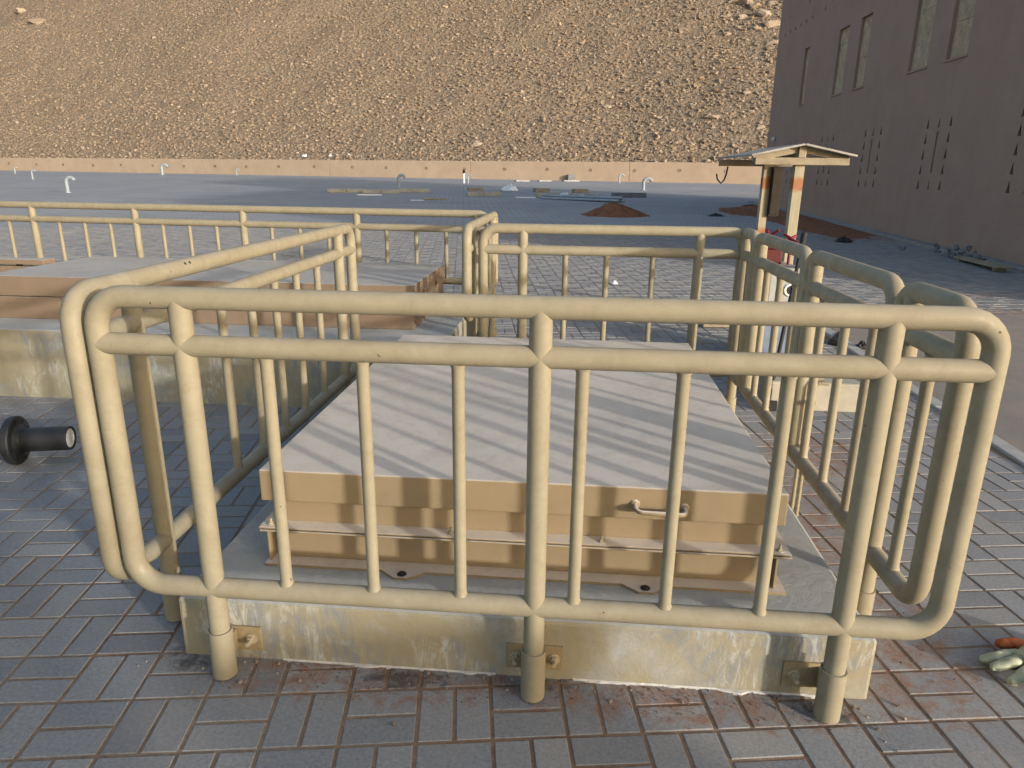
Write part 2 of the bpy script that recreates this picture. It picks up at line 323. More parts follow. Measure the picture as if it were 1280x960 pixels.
M = dict(
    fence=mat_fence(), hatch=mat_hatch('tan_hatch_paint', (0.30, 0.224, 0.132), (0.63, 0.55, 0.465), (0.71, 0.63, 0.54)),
    hatch2=mat_hatch('brown_hatch_paint', (0.225, 0.162, 0.112), (0.43, 0.395, 0.355), (0.50, 0.46, 0.415)),
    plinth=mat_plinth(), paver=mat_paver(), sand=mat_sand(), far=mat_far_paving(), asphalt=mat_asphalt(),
    hill=mat_hill('hill_scree', (0.235, 0.182, 0.132), (0.35, 0.278, 0.205)), rock=mat_rock(), stucco=mat_stucco(), wall=mat_wall(), banded=mat_banded_timber(),
    kerb=simple('kerb_concrete', (0.36, 0.36, 0.35), 0.9, 0.2, 8, 0.3),
    gutter=simple('grimy_gutter_concrete', (0.26, 0.245, 0.23), 0.9, 0.3, 5, 0.3),
    bracket=simple('ochre_bracket_paint', (0.30, 0.235, 0.135), 0.65, 0.2, 40, 0.3, 0.002),
    galv=simple('galvanised_bolt', (0.40, 0.34, 0.235), 0.5, 0.25, 60, 0.1),
    dark=simple('dark_hole', (0.012, 0.011, 0.010), 0.9, 0.1),
    blackiron=simple('black_coated_iron', (0.018, 0.018, 0.019), 0.5, 0.35, 14, 0.3, 0.004, spec=0.45),
    cement=simple('cement_lining', (0.42, 0.41, 0.38), 0.9, 0.15),
    whitepipe=simple('pale_vent_pipe', (0.30, 0.34, 0.37), 0.4, 0.12, 5, 0.05),
    timber=simple('weathered_timber', (0.29, 0.245, 0.175), 0.85, 0.3, 9, 0.3),
    slab=simple('pale_concrete_slab', (0.38, 0.355, 0.29), 0.9, 0.2, 4, 0.3),
    white=simple('white_plastic', (0.78, 0.79, 0.80), 0.4, 0.06, 6, 0.05),
    bluegrey=simple('blue_grey_steel', (0.16, 0.20, 0.28), 0.5, 0.2, 6, 0.1),
    red=simple('red_enamel', (0.085, 0.010, 0.013), 0.6, 0.3, 9, 0.05),
    pink=simple('red_handle_grip', (0.16, 0.016, 0.03), 0.6, 0.2),
    black=simple('black_rubber', (0.02, 0.02, 0.022), 0.6, 0.3),
    soil=simple('red_soil', (0.26, 0.115, 0.062), 0.97, 0.35, 6, 0.9, 0.05),
    roofing=simple('grey_plywood', (0.34, 0.32, 0.295), 0.85, 0.3, 8, 0.2),
    infill=simple('beige_stone_infill', (0.60, 0.45, 0.30), 0.95, 0.3, 7, 0.9, 0.05),
    rubblegrey=simple('broken_grey_block', (0.17, 0.175, 0.19), 0.9, 0.3, 7, 0.5, 0.02),
    glove=simple('pale_green_work_glove', (0.42, 0.44, 0.31), 0.9, 0.25, 40, 0.4, 0.004),
    cuff=simple('orange_glove_cuff', (0.42, 0.12, 0.05), 0.9, 0.15, 40, 0.3),
    mortar=simple('white_mortar', (0.62, 0.60, 0.57), 0.95, 0.15, 40, 0.6, 0.01),
    pebble=simple('pebble', (0.30, 0.25, 0.20), 0.9, 0.5, 30, 0.4),
    darkwood=simple('dark_brown_board', (0.035, 0.028, 0.022), 0.8, 0.3, 9, 0.2),  # even dark brown for the meter box and its door
    dullwhite=simple('dusty_white_enamel', (0.33, 0.33, 0.33), 0.6, 0.2, 8, 0.1),
    steel=simple('galvanised_steel', (0.38, 0.41, 0.45), 0.4, 0.2, 8, 0.05, metal=0.5),
    shade_blocker=simple('shade_blocker_paint', (0.25, 0.23, 0.20), 0.6, 0.15),  # paint of the unseen blocks added for their shade
)

# ------------------------------------------------------------------ ground
A8 = math.radians(8.7); E1 = (math.cos(A8), math.sin(A8)); E2 = (-math.sin(A8), math.cos(A8))
CELL = 0.2105; ORG = (0.733, -0.051)
def ij2xy(i, j): return ORG[0]+CELL*(i*E1[0]+j*E2[0]), ORG[1]+CELL*(i*E1[1]+j*E2[1])
I0, I1, J0, J1 = -58, 44, -12, 74
KX, KY1 = 2.60, 6.45           # kerb line, far end of the asphalt
def tilt(V):
    V = np.asarray(V, float).copy(); V[:, 2] += SLOPE*np.maximum(0, V[:, 1]-Y0); return V

def sheet(name, xs_, ys_, z, mat, fn=None, local=False, holes=None):
    V, F_ = [], []; nx, ny = len(xs_), len(ys_)
    for y in ys_:
        for x in xs_:
            X, Y = (ij2xy(x, y) if local else (x, y)); V.append((X, Y, z))
    for b in range(ny-1):
        for a in range(nx-1):
            if holes and holes(xs_[a], xs_[a+1], ys_[b], ys_[b+1]): continue
            F_.append((b*nx+a, b*nx+a+1, (b+1)*nx+a+1, (b+1)*nx+a))
    return raw(name, tilt(V), F_, mat)
# far paving: everything outside the rectangle of built pavers, to the wall and past the frame
gx = [-700, -350, -180, I0, -30, -10, 0, 10, 25, I1, 120, 250, 500]
gy = [-200, -80, J0, 0, 10, 18, 20, 22, 26, 40, 55, J1, 110, 160, 220, 300, 400, 520]
gro = sheet('ground', gx, gy, -0.002, M['far'], local=True, holes=lambda a, b, c, d: a >= I0 and b <= I1 and c >= J0 and d <= J1)
tag(gro, kind='structure')
bedx = list(range(I0, I1+1, 2)); bedy = list(range(J0, J1+1, 2))
pav = sheet('pavement', bedx, bedy, -0.0034, M['sand'], local=True); tag(pav, kind='structure')

PL = (-1.13, 1.0, 0.085, 2.525, 0.205)      # main plinth x0 x1 y0 y1 z
PL2 = (-6.2, -0.70, 2.52, 4.02, 0.47)        # raised plinth on the left
def paver_vf(cx, cy, ang, L, W, z, tx, ty, b=0.0018, h=0.03):
    c, s = math.cos(ang), math.sin(ang); out = []
    for (lx, wy, zz) in ((L, W, -h), (L, W, -b), (L-2*b, W-2*b, 0)):
        for sx, sy in ((-1, -1), (1, -1), (1, 1), (-1, 1)):
            x, y = sx*lx/2, sy*wy/2
            out.append((cx+c*x-s*y, cy+s*x+c*y, z+zz+x*tx+y*ty))
    return out
PF = [(8, 9, 10, 11)] + [(k, (k+1) % 4, 4+(k+1) % 4, 4+k) for k in range(4)] + [(4+k, 4+(k+1) % 4, 8+(k+1) % 4, 8+k) for k in range(4)]
def proj(p):
    d = Vector(p)-CAM; z = d.dot(_f); return (640+FPX*d.dot(_R)/z, 480-FPX*d.dot(_U)/z, z) if z > 0.1 else (-9999, 0, z)
pavers = []
for j in range(J0, J1):
    for i in range(I0, I1):
        vert = (i+j) % 2 != 0
        for k in (0.25, 0.75):
            a, b = (i+k, j+0.5) if vert else (i+0.5, j+k)
            x, y = ij2xy(a, b)
            if x > KX-0.05 and y < KY1: continue
            if PL[0]+0.12 < x < PL[1]-0.12 and PL[2]+0.12 < y < PL[3]-0.12: continue
            if x < PL2[1]-0.12 and PL2[2]+0.12 < y < PL2[3]-0.12: continue
            if x > 7.6: continue
            ang = A8+(math.pi/2 if vert else 0)+random.gauss(0, 0.006)
            far = y > 9
            pavers.append((x, y, ang, 0.1985+random.gauss(0, .0014), 0.0938+random.gauss(0, .0012), gz(y)+random.gauss(0, .0006)-0.0003,
                           random.gauss(0, .003), random.gauss(0, .004), min(1, max(0, random.gauss(.5, .2)))))
def hidden(x, y):   # behind a plinth from the camera
    for P_ in (PL, PL2):
        if P_[0] < x < P_[1] and P_[2] < y < P_[3]: return True
        y1 = P_[3]; 
        t = (CAM.z-P_[4])/CAM.z
        xx, yy = CAM.x+(x-CAM.x)*t, CAM.y+(y-CAM.y)*t
        if P_[0] < xx < P_[1] and P_[2] < yy < P_[3]: return True
    return False
def score(p):
    u, v, d = proj((p[0], p[1], p[5]))
    if d < 0.2 or not (-20 < u < 1300 and -20 < v < 990) or hidden(p[0], p[1]): return -1
    return 1/d**3
order = sorted(range(len(pavers)), key=lambda q: -score(pavers[q])); near = set(order[:300])
def add_tint(me, vals):
    a = me.attributes.new('tint', 'FLOAT', 'POINT'); a.data.foreach_set('value', np.asarray(vals, np.float32))
V, F_, T = [], [], []
for q, p in enumerate(pavers):
    x, y, ang, L, W, z, tx, ty, tint = p
    if q in near:
        vs = paver_vf(0, 0, 0, L, W, 0, tx, ty)
        me = bpy.data.meshes.new('paver'); me.from_pydata(vs, [], PF); add_tint(me, [tint]*12)
        link('paver', me, M['paver'], pav, (x, y, z), (0, 0, ang))
    else:
        n = len(V); V += paver_vf(x, y, ang, L, W, z, tx, ty); F_ += [tuple(n+c for c in f) for f in PF]; T += [tint]*12
fo = raw('paver_field', V, F_, M['paver'], pav); add_tint(fo.data, T); tag(fo, 'grey block pavers laid in pairs across the yard', kind='stuff')

# asphalt strip beyond the kerb, kerb stones
asp = sheet('asphalt', [KX+0.06, 4, 6, 9, 14, 30], [-12, -4, 0, 4, 5, KY1], 0.008, M['asphalt']); tag(asp, kind='structure')
kb = thing('kerb', 'pale concrete edging kerb running beside the right hand asphalt', 'kerb', (KX, 0, 0))
y = -3.0
while y < KY1:
    MB().box((-0.045, 0, -0.05), (0.055, 0.985, 0.016), 0.006).build('kerb_stone', M['kerb'], kb, (random.gauss(0, .003), y, gz(y+.5)), (math.atan(SLOPE)*0.9 if y > 3.5 else 0, 0, random.gauss(0, .002))); y += 1.0

# ------------------------------------------------------------------ plinths
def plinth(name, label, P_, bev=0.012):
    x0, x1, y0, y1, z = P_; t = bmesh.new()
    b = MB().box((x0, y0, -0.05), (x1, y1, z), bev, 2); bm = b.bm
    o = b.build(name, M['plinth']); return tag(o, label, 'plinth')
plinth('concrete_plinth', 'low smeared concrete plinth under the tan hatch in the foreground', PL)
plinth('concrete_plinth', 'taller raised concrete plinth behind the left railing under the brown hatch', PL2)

# ------------------------------------------------------------------ hatches
def bolt(parent, loc, rot=(0, 0, 0), s=1.0, mat='galv'):
    b = MB()
    b.poly([(0.011*s*math.cos(math.pi*k/3), 0.011*s*math.sin(math.pi*k/3)) for k in range(6)], 0.003*s, 0.013*s)
    b.lathe([(0.016*s, 0), (0.016*s, 0.003*s), (0.001, 0.003*s)], 12); b.lathe([(0.0065*s, 0.012*s), (0.0065*s, 0.030*s), (0.0005, 0.031*s)], 10)
    return b.build('bolt', M[mat], parent, loc, rot)
hx0, hx1, hy0, hy1 = -0.90, 0.735, 0.345, 2.34
H = thing('access_hatch', 'tan steel access hatch with a bar handle inside the front railing', 'hatch', ((hx0+hx1)/2, (hy0+hy1)/2, 0.205))
Hc = Vector(H.location)
def loc(x, y, z): return (x-Hc.x, y-Hc.y, z-Hc.z)
def hbox(name, a, b, bev=0.002, mat='hatch', parent=H): return MB().box(loc(*a), loc(*b), bev, 2).build(name, M[mat], parent)
# base flange with anchor ears
pts = []
ears = [-0.455, 0.345]
yF = hy0-0.05
pts.append((hx0-0.035, yF))
for e in ears: pts += [(e-0.075, yF), (e-0.022, yF-0.042), (e+0.022, yF-0.042), (e+0.075, yF)]
pts += [(hx1+0.06, yF), (hx1+0.06, hy1+0.05), (hx0-0.035, hy1+0.05)]
fl = MB().poly([(x-Hc.x, y-Hc.y) for x, y in pts], 0.001, 0.010).build('base_flange', M['hatch'], H)
for e in ears: MB().lathe([(0.016, 0), (0.016, 0.002), (0.011, 0.0022), (0.010, 0.007), (0.005, 0.0085), (0.0005, 0.009)], 12).build('bolt', M['blackiron'], fl, loc(e, yF-0.020, 0.2152))
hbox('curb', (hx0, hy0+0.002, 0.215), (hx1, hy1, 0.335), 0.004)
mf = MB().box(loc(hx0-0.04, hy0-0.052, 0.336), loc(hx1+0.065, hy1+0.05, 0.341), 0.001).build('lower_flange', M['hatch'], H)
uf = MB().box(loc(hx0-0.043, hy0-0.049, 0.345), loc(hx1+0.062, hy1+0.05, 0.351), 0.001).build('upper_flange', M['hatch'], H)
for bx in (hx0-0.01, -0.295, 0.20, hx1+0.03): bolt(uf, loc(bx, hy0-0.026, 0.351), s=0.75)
hbox('gap_shade_strip', (hx0-0.036, hy0-0.0465, 0.3412), (hx1+0.058, hy1+0.045, 0.3448), 0.0005, 'black')  # black strip that paints the shade in the gap between the flanges
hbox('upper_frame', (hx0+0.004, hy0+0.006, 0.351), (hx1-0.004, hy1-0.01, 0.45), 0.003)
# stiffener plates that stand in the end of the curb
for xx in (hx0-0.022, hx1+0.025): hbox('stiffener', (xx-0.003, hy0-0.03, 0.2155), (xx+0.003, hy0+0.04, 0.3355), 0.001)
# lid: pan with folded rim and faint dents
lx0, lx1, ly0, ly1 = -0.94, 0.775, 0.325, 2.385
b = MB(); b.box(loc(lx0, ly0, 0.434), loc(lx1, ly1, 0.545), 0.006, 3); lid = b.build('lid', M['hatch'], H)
b = MB()
hp = [Vector(loc(0.300, ly0+0.004, 0.487)), Vector(loc(0.300, ly0-0.035, 0.487)), Vector(loc(0.306, ly0-0.045, 0.485)), Vector(loc(0.318, ly0-0.050, 0.483)), Vector(loc(0.438, ly0-0.050, 0.481)), Vector(loc(0.450, ly0-0.045, 0.481)), Vector(loc(0.456, ly0-0.035, 0.481)), Vector(loc(0.456, ly0+0.004, 0.481))]
b.tube(hp, 0.0075, 12)
for xx, zz in ((0.300, 0.487), (0.456, 0.481)): b.lathe([(0.017, 0.0), (0.014, 0.006), (0.008, 0.010)], 12, Matrix.Translation(loc(xx, ly0, zz)) @ Matrix.Rotation(math.pi/2, 4, 'X'))
b.build('handle', M['hatch'], lid)
# brown hatch on the raised plinth
G = thing('access_hatch', 'long brown steel hatch with pale dusty top on the raised left plinth', 'hatch', (-2.4, 3.4, 0.47))
Hc = Vector(G.location)
hbox('curb', (-4.02, 2.851, 0.471), (-0.981, 3.99, 0.625), 0.004, 'hatch2', G)
lid2 = hbox('lid', (-4.04, 2.845, 0.632), (-0.975, 4.0, 0.772), 0.006, 'hatch2', G)
for xx in (-3.45, -2.2): hbox('lid_stop', (xx-0.02, 2.838, 0.612), (xx+0.02, 2.8505, 0.631), 0.002, 'hatch2', G)
for yy in (3.2, 3.65): hbox('hinge', (-0.974, yy-0.05, 0.66), (-0.955, yy+0.05, 0.70), 0.004, 'hatch2', lid2)
G2 = thing('access_hatch', 'dark brown hatch with raised lid at the left edge behind the long hatch', 'hatch', (-4.9, 3.55, 0.47))
Hc = Vector(G2.location)
hbox('curb', (-5.9, 3.50, 0.471), (-4.08, 3.60, 0.745), 0.004, 'hatch2', G2)
hbox('lid', (-5.95, 3.47, 0.765), (-4.06, 3.61, 0.803), 0.004, 'hatch2', G2)
for xx in (-5.0, -4.3): hbox('lid_stop', (xx-0.02, 3.505, 0.744), (xx+0.02, 3.53, 0.766), 0.002, 'dark', G2)

# ------------------------------------------------------------------ railing panels
RP, RB = 0.030, 0.0175
ZT, ZS, ZB = 1.174, 1.046, 0.3095
def rloop(s0, s1, z0, z1, rad, n=7):
    pts = []
    for (cx, cz, a0) in ((s1-rad, z1-rad, 0), (s0+rad, z1-rad, 90), (s0+rad, z0+rad, 180), (s1-rad, z0+rad, 270)):
        for k in range(n+1):
            a = math.radians(a0+90*k/n); pts.append((cx+rad*math.cos(a), 0, cz+rad*math.sin(a)))
    return pts
def panel(label, loc_, rz, s0, s1, posts, bars, group, zt=ZT, zs=ZS, zb=ZB, foot=0.015, sleeve=True, plates=None, rad=0.085, rp=RP, rb=RB, cat='railing', name='railing_panel', pdist=0.085, sleeve_z=(0.015, 0.165)):
    o = thing(name, label, cat, loc_, rz, group)
    MB().tube(rloop(s0, s1, zb, zt, rad), rp, 24, closed=True).build('frame', M['fence'], o)
    MB().tube([(s0, 0, zs), ((s0+s1)/2, 0, zs), (s1, 0, zs)], rp*0.985, 24).build('middle_rail', M['fence'], o)
    for k, s in enumerate(posts):
        zz = foot if foot is not None else zb
        path = [(s, 0, zz), (s, 0, zs), (s, 0, zt)]; rr = rp*0.99
        MB().tube(path, rr, 24).build('post', M['fence'], o)
        if sleeve and foot is not None:
            z0_, z1_ = sleeve_z
            b = MB(); b.tube([(s, 0, z0_-.008), (s, 0, z1_)], 0.036, 20, caps=False); b.tube([(s, 0, z0_-.008), (s, 0, z1_)], 0.0318, 20, caps=False)
            b.lathe([(0.0318, z1_), (0.036, z1_)], 20, Matrix.Translation((s, 0, 0))); b.lathe([(0.0001, z0_-.008), (0.036, z0_-.008)], 20, Matrix.Translation((s, 0, 0)))
            sl = b.build('sleeve', M['fence'], o)
            pl = plates[k] if plates else 'both'
            w0, w1 = {'both': (-0.085, 0.087), 'right': (-0.03, 0.088), 'left': (-0.110, 0.03)}[pl]
            zc = (z0_+z1_)/2-0.012
            b = MB(); b.box((s+w0, pdist-0.0085, zc-0.042), (s+w1, pdist-0.0005, zc+0.042), 0.0015)
            b.box((s-0.012, 0.034, zc-0.035), (s+0.012, pdist-0.0095, zc+0.035), 0.002)
            br = b.build('bracket', M['bracket'], o)
            for dx in ((w0+0.026, w1-0.026) if pl == 'both' else ((w1-0.032,) if pl == 'right' else (w0+0.032,))):
                bolt(br, (s+dx, pdist-0.0085, zc), (math.pi/2, 0, 0), 1.15, 'galv')
    for s in bars:
        p, r = bars3((s, 0, zb+rp*0.86), (s, 0, zs-rp*0.86), rb, 0.012); MB().tube(p, r, 14).build('baluster', M['fence'], o)
    return o
fgrp = 'beige pipe railing round the tan hatch'
panel('nearest beige pipe railing panel with three bracketed posts across the front', (0, 0, 0), 0, -1.187, 1.10, [-0.95, 0, 0.85], [-0.727, -0.467, -0.213, 0.110, 0.365, 0.624], fgrp, plates=['right', 'both', 'left'])
lp = panel('left side beige railing panel running back from the front corner', (-1.255, 0, 0), -math.pi/2, -2.43, 0.0, [-2.20, -0.262], [-0.53, -0.80, -1.055, -1.30, -1.555, -1.84], fgrp, pdist=0.125)
for dy in (0.545, 0.575):   # two drilled holes in the top rail of the left panel
    b = MB(); b.lathe([(0.0055, 0), (0.0001, 0.0005)], 10); 
    dirv = (CAM-Vector((-1.255, dy, ZT))).normalized()
    hl = b.build('drilled_hole', M['dark'], lp); nrm = Vector((0.75, -0.25, 0.6)).normalized()
    # nearest point of the tube surface towards +x / up
    w = Vector((-1.255, dy, ZT))+Vector((math.cos(math.radians(35)), 0, math.sin(math.radians(35))))*(RP+0.0006)
    hl.location = (-(w.y), w.x+1.255, w.z); q = Vector((math.cos(math.radians(35)), 0, math.sin(math.radians(35))))
    ql = Vector((-q.y, q.x, q.z)); hl.rotation_euler = ql.to_track_quat('Z', 'Y').to_euler()
panel('back beige railing panel behind the far edge of the tan hatch', (0, 2.61, 0), math.pi, -1.10, 0.477, [-0.83, 0.231], [-0.559, -0.28, -0.03], fgrp)
ggrp = 'right hand side panels and gate leaves'
panel('short right side railing panel next to the front right corner', (1.095, 0, 0), math.pi/2, 0.115, 0.50, [0.43], [0.275], ggrp, pdist=0.095)
def gate(label, s0, s1, post, bars, drop):
    o = panel(label, (1.095, 0, 0), math.pi/2, s0, s1, [post], bars, ggrp, foot=None, sleeve=False, cat='gate', name='gate_leaf')
    MB().tube([(drop, -0.042, 0.004), (drop, -0.042, 0.62), (drop, -0.06, 0.64), (drop, -0.10, 0.64)], 0.009, 10).build('drop_bolt', M['fence'], o)
    for zz in (0.34, 0.55): MB().box((drop-0.014, -0.056, zz-0.01), (drop+0.014, -0.026, zz+0.01), 0.002).build('bolt_keeper', M['fence'], o)
    return o
gate('nearer right side gate leaf of beige pipe with drop bolt', 0.545, 1.395, 1.325, [0.675, 0.925, 1.172], 1.275)
gate('farther right side gate leaf of beige pipe with drop bolt', 1.435, 2.31, 2.22, [1.549, 1.81, 2.058], 1.345)
panel('small right side railing panel at the far right corner', (1.095, 0, 0), math.pi/2, 2.345, 2.67, [2.57], [2.455], ggrp, pdist=0.095)
# left enclosure: long far panel and its right hand return
LZ = dict(zt=1.174, zs=1.050, zb=0.62)
ang = math.atan2(0.34, -4.4)
fx0, fy0 = -0.62, 4.09
posts = [0.10+k*1.03 for k in range(6)]; bars = []
for k in range(6): bars += [posts[k]+0.2575*q for q in (1, 2, 3)]
panel('long beige railing behind the brown hatch running out past the left edge', (fx0, fy0, 0), ang, 0.0, 6.3, posts, bars[:-1], 'beige railing round the brown hatch', rb=0.0165, pdist=0.09, sleeve_z=(0.1, 0.28), **LZ)
panel('beige return railing at the right end of the brown hatch', (-0.565, 0, 0), math.pi/2, 2.52, 4.06, [2.70, 3.90], [2.95, 3.2, 3.45, 3.68], 'beige railing round the brown hatch', pdist=0.11, sleeve_z=(0.1, 0.28), rb=0.0165, **LZ)

# ------------------------------------------------------------------ retaining wall and hill
WL = lambda x: 53.8-0.195*x          # wall foot line
wa = math.atan(-0.195)
rw = thing('retaining_wall', 'low tan rendered retaining wall along the foot of the scree slope', 'wall', (0, WL(0), gz(WL(0))), wa)
seg = 12.4; WH = 1.38
for k in range(-8, 4):
    s0 = k*seg+4.1
    MB().box((s0+0.012, 0, -1.5), (s0+seg-0.012, 0.45, WH+0.0), 0.02, 2).build('wall_panel', M['wall'], rw, (0, 0, -0.004*0))
hole = MB().lathe([(0.10, 0.0), (0.10, 0.02), (0.08, 0.022), (0.075, -0.10), (0.001, -0.1)], 12).mesh('weep_hole')
hole.materials.append(M['dark'])
s = -88.0
while s < 36:
    o = link('weep_hole', hole, None, rw, (s+random.gauss(0, .1), -0.002, 0.80+random.gauss(0, .03)), (math.pi/2, 0, 0)); s += 3.3
# wall steps with the ground: the yard rises gently along the wall
def hill_z(s, t):
    """height above wall top at distance s along, t behind the wall"""
    base = (t-0.45)*0.62+0.0015*t*t
    return base
from mathutils import noise as mn
def hp_(s, t):
    x = s*math.cos(wa)-(-t)*math.sin(-wa)*0; 
    X = s*math.cos(wa)-t*math.sin(wa); Y = WL(0)+s*math.sin(wa)+t*math.cos(wa)
    n = mn.fractal(Vector((X*0.05, Y*0.05, 0.3)), 1.0, 2.0, 4)*0.7*min(1, t/8)+mn.fractal(Vector((X*0.35, Y*0.35, 4.3)), 1.0, 2.0, 3)*0.14*min(1, 0.3+t/4)
    Z = gz(WL(0))+WH-0.12+hill_z(s, t)+n
    return X, Y, Z
S_ = np.concatenate([np.linspace(-200, -100, 12)[:-1], np.linspace(-100, 50, 260), np.linspace(50, 120, 12)[1:]]); T_ = np.concatenate([np.linspace(0.15, 46, 120), np.linspace(46, 90, 14)[1:]])
V = [hp_(s, t) for t in T_ for s in S_]; nx = len(S_)
F_ = [(b*nx+a, b*nx+a+1, (b+1)*nx+a+1, (b+1)*nx+a) for b in range(len(T_)-1) for a in range(nx-1)]
hl = raw('hillside', V, F_, M['hill'], smooth=True); tag(hl, kind='structure')
# rubble: many small angular stones as one mass
def rock_proto(rng, sub=1):
    bm = bmesh.new(); bmesh.ops.create_icosphere(bm, subdivisions=sub, radius=1)
    v = np.array([x.co for x in bm.verts]); f = np.array([[q.index for q in x.verts] for x in bm.faces]); bm.free()
    v = v*(1+rng.normal(0, 0.17, (len(v), 1))); 
    for _ in range(4):
        d = rng.normal(size=3); d /= np.linalg.norm(d); c = 0.45+rng.random()*0.3; h = v@d; v = v-np.outer(np.maximum(0, h-c), d)
    return v, f
def rotm(rng, n):
    q = rng.normal(size=(n, 4)); q /= np.linalg.norm(q, axis=1)[:, None]; w, x, y, z = q.T
    return np.stack([1-2*(y*y+z*z), 2*(x*y-z*w), 2*(x*z+y*w), 2*(x*y+z*w), 1-2*(x*x+z*z), 2*(y*z-x*w), 2*(x*z-y*w), 2*(y*z+x*w), 1-2*(x*x+y*y)], 1).reshape(n, 3, 3)
def scatter_rocks(n, smin, smax, expo, trange, srange, protos, sink=0.3):
    VV, FF, TT = [], [], []; off = 0
    for pv, pf in protos:
        m = n//len(protos); s = RNG.uniform(*srange, m); t = trange[0]+(trange[1]-trange[0])*RNG.random(m)**1.15
        P_ = np.array([hp_(a, b) for a, b in zip(s, t)]); sz = smin*(smax/smin)**(RNG.random(m)**expo)
        sz = sz*np.interp(s, [-80, -10, 30], [.72, .95, 1.15])
        R = rotm(RNG, m); an = np.stack([RNG.uniform(.7, 1.3, m), RNG.uniform(.7, 1.3, m), RNG.uniform(.45, .9, m)], 1)
        v = np.einsum('nij,vj->nvi', R, pv)*an[:, None, :]*sz[:, None, None]+P_[:, None, :]
        v[:, :, 2] += (sz*(0.42-sink))[:, None]
        VV.append(v.reshape(-1, 3)); FF.append((pf[None]+(np.arange(m)*len(pv))[:, None, None]+off).reshape(-1, 3)); off += m*len(pv)
        tn = np.clip(RNG.normal(.45, .2, m), 0, 1); TT.append(np.repeat(tn, len(pv)))
    return np.concatenate(VV), np.concatenate(FF), np.concatenate(TT)
protos = [rock_proto(RNG, 1) for _ in range(5)]
rv, rf, rt = scatter_rocks(95000, 0.045, 0.24, 2.4, (0.3, 42), (-82, 34), protos)
rb_ = raw('scree_rubble', rv, rf, M['rock']); add_tint(rb_.data, rt); tag(rb_, 'loose angular tan rubble covering the hillside', 'rubble', kind='stuff')
# picked boulders
protos2 = [rock_proto(RNG, 2) for _ in range(4)]
def hill_at(u, v):
    d = ray(u, v); lo = None
    for k in range(400):
        tt = 50+k*0.3; p = CAM+d*tt
        X = p.x; Y = p.y-WL(0); s = X*math.cos(wa)+Y*math.sin(wa); t = -X*math.sin(wa)+Y*math.cos(wa)
        if t > 0.4 and p.z < hp_(s, t)[2]: return p
    return None
BL = [(28, 15, 1.3, 'pale flat slab of rock at the top left of the slope'), (47, 28, 1.5, 'largest pale rock slab jutting out at the top left of the slope'),
      (192, 48, .7, 'dark undercut boulder high on the left of the slope'), (417, 22, .7, 'tan boulder near the top edge left of centre'),
      (258, 108, .6, 'boulder with a deep shadow on the middle left slope'), (292, 141, .55, 'small grey boulder low on the left slope'), (238, 174, .5, 'small boulder just above the left part of the wall'),
      (621, 66, .65, 'round pale boulder on the upper centre slope'), (556, 10, .7, 'dark boulder at the top edge of the centre slope'), (652, 116, .7, 'light boulder in the middle of the centre slope'),
      (595, 181, .8, 'pile like boulder above the wall near the person sized pipe'), (643, 187, .7, 'boulder over the wall with a dark side'), (758, 134, .6, 'pale boulder right of the slope centre'),
      (854, 39, .9, 'dark sided boulder high on the right slope'), (907, 44, .8, 'pale boulder high on the right slope'), (930, 4, 1.3, 'pale rock at the upper outcrop beside the building'),
      (955, 18, 1.1, 'pinkish rock low in the outcrop beside the building'), (890, 147, .9, 'dark cornered boulder on the lower right slope'), (933, 117, .7, 'boulder close to the building corner halfway up'),
      (945, 113, .7, 'dark boulder touching the building outline'), (772, 178, .6, 'tan boulder low on the slope right of centre'), (855, 190, .7, 'boulder just above the wall near the shelter'),
      (825, 190, .6, 'small tan boulder above the wall left of the shelter'), (797, 13, .6, 'thin boulder near the top right of centre'), (700, 115, .5, 'small pale stone in the right centre slope'), (990-40, 190-30, .6, 'stone at the slope edge above the shelter')]
BL += [(918, 2, 1.0, 'leftmost rock of the outcrop on the top edge near the building'), (942, 10, 1.2, 'broad pinkish rock in the middle of the outcrop'), (966, 6, 1.0, 'pinkish rock of the outcrop cut off by the building at the top'),
       (966, 32, 1.3, 'widest pale rock of the outcrop against the building edge'), (946, 36, .9, 'squat rock under the middle of the outcrop'), (928, 22, .8, 'small rock left of the middle of the outcrop'),
       (967, 54, 1.0, 'lowest large outcrop rock beside the building edge'), (911, 26, .7, 'small lone rock left of the outcrop')]
for k, (u, v_, r, lab) in enumerate(BL):
    p = hill_at(u, v_)
    if p is None: continue
    pv, pf = protos2[k % 4]; rot = rotm(RNG, 1)[0]
    vv = (pv@rot.T)*np.array([1.15, 0.9, 0.62])*r*0.62
    o = raw('boulder', vv, pf, M['rock']); add_tint(o.data, [random.uniform(.45, .95)]*len(vv)); o.location = p; tag(o, lab, 'boulder', 'boulders on the slope')

# ------------------------------------------------------------------ building
BX, BY0, BY1, BH, BW = 7.52, 5.9, 28.1, 7.95, 5.0; BYS, BHN = 17.2, 5.7     # the near block is lower
bd = thing('stucco_building', 'tall brown stucco building with narrow recessed windows on the right', 'building', (BX, BY0, 0))
wins = [(24.0, 24.5), (20.5, 21.3), (18.93, 19.65), (15.42, 16.32), (13.78, 14.6), (10.3, 11.2), (8.7, 9.5)]
WZ = (3.80, 5.55)
slots = []; cl = [24.45, 21.12, 17.77, 14.40, 11.05, 7.7]
for c in cl:
    for r in range(5):
        for q in (-0.48, 0, 0.48):
            if q == 0 and r in (1, 2, 3): continue
            hw_ = 0.035 if q == 0 else 0.055
            slots.append((c+q-hw_, c+q+hw_, 1.26+0.31*r, 1.47+0.31*r))
    slots.append((c-0.035, c+0.035, 1.60, 2.42))
for k in range(9): slots.append((27.2-k*0.62-0.05, 27.2-k*0.62+0.05, 6.38, 6.54))
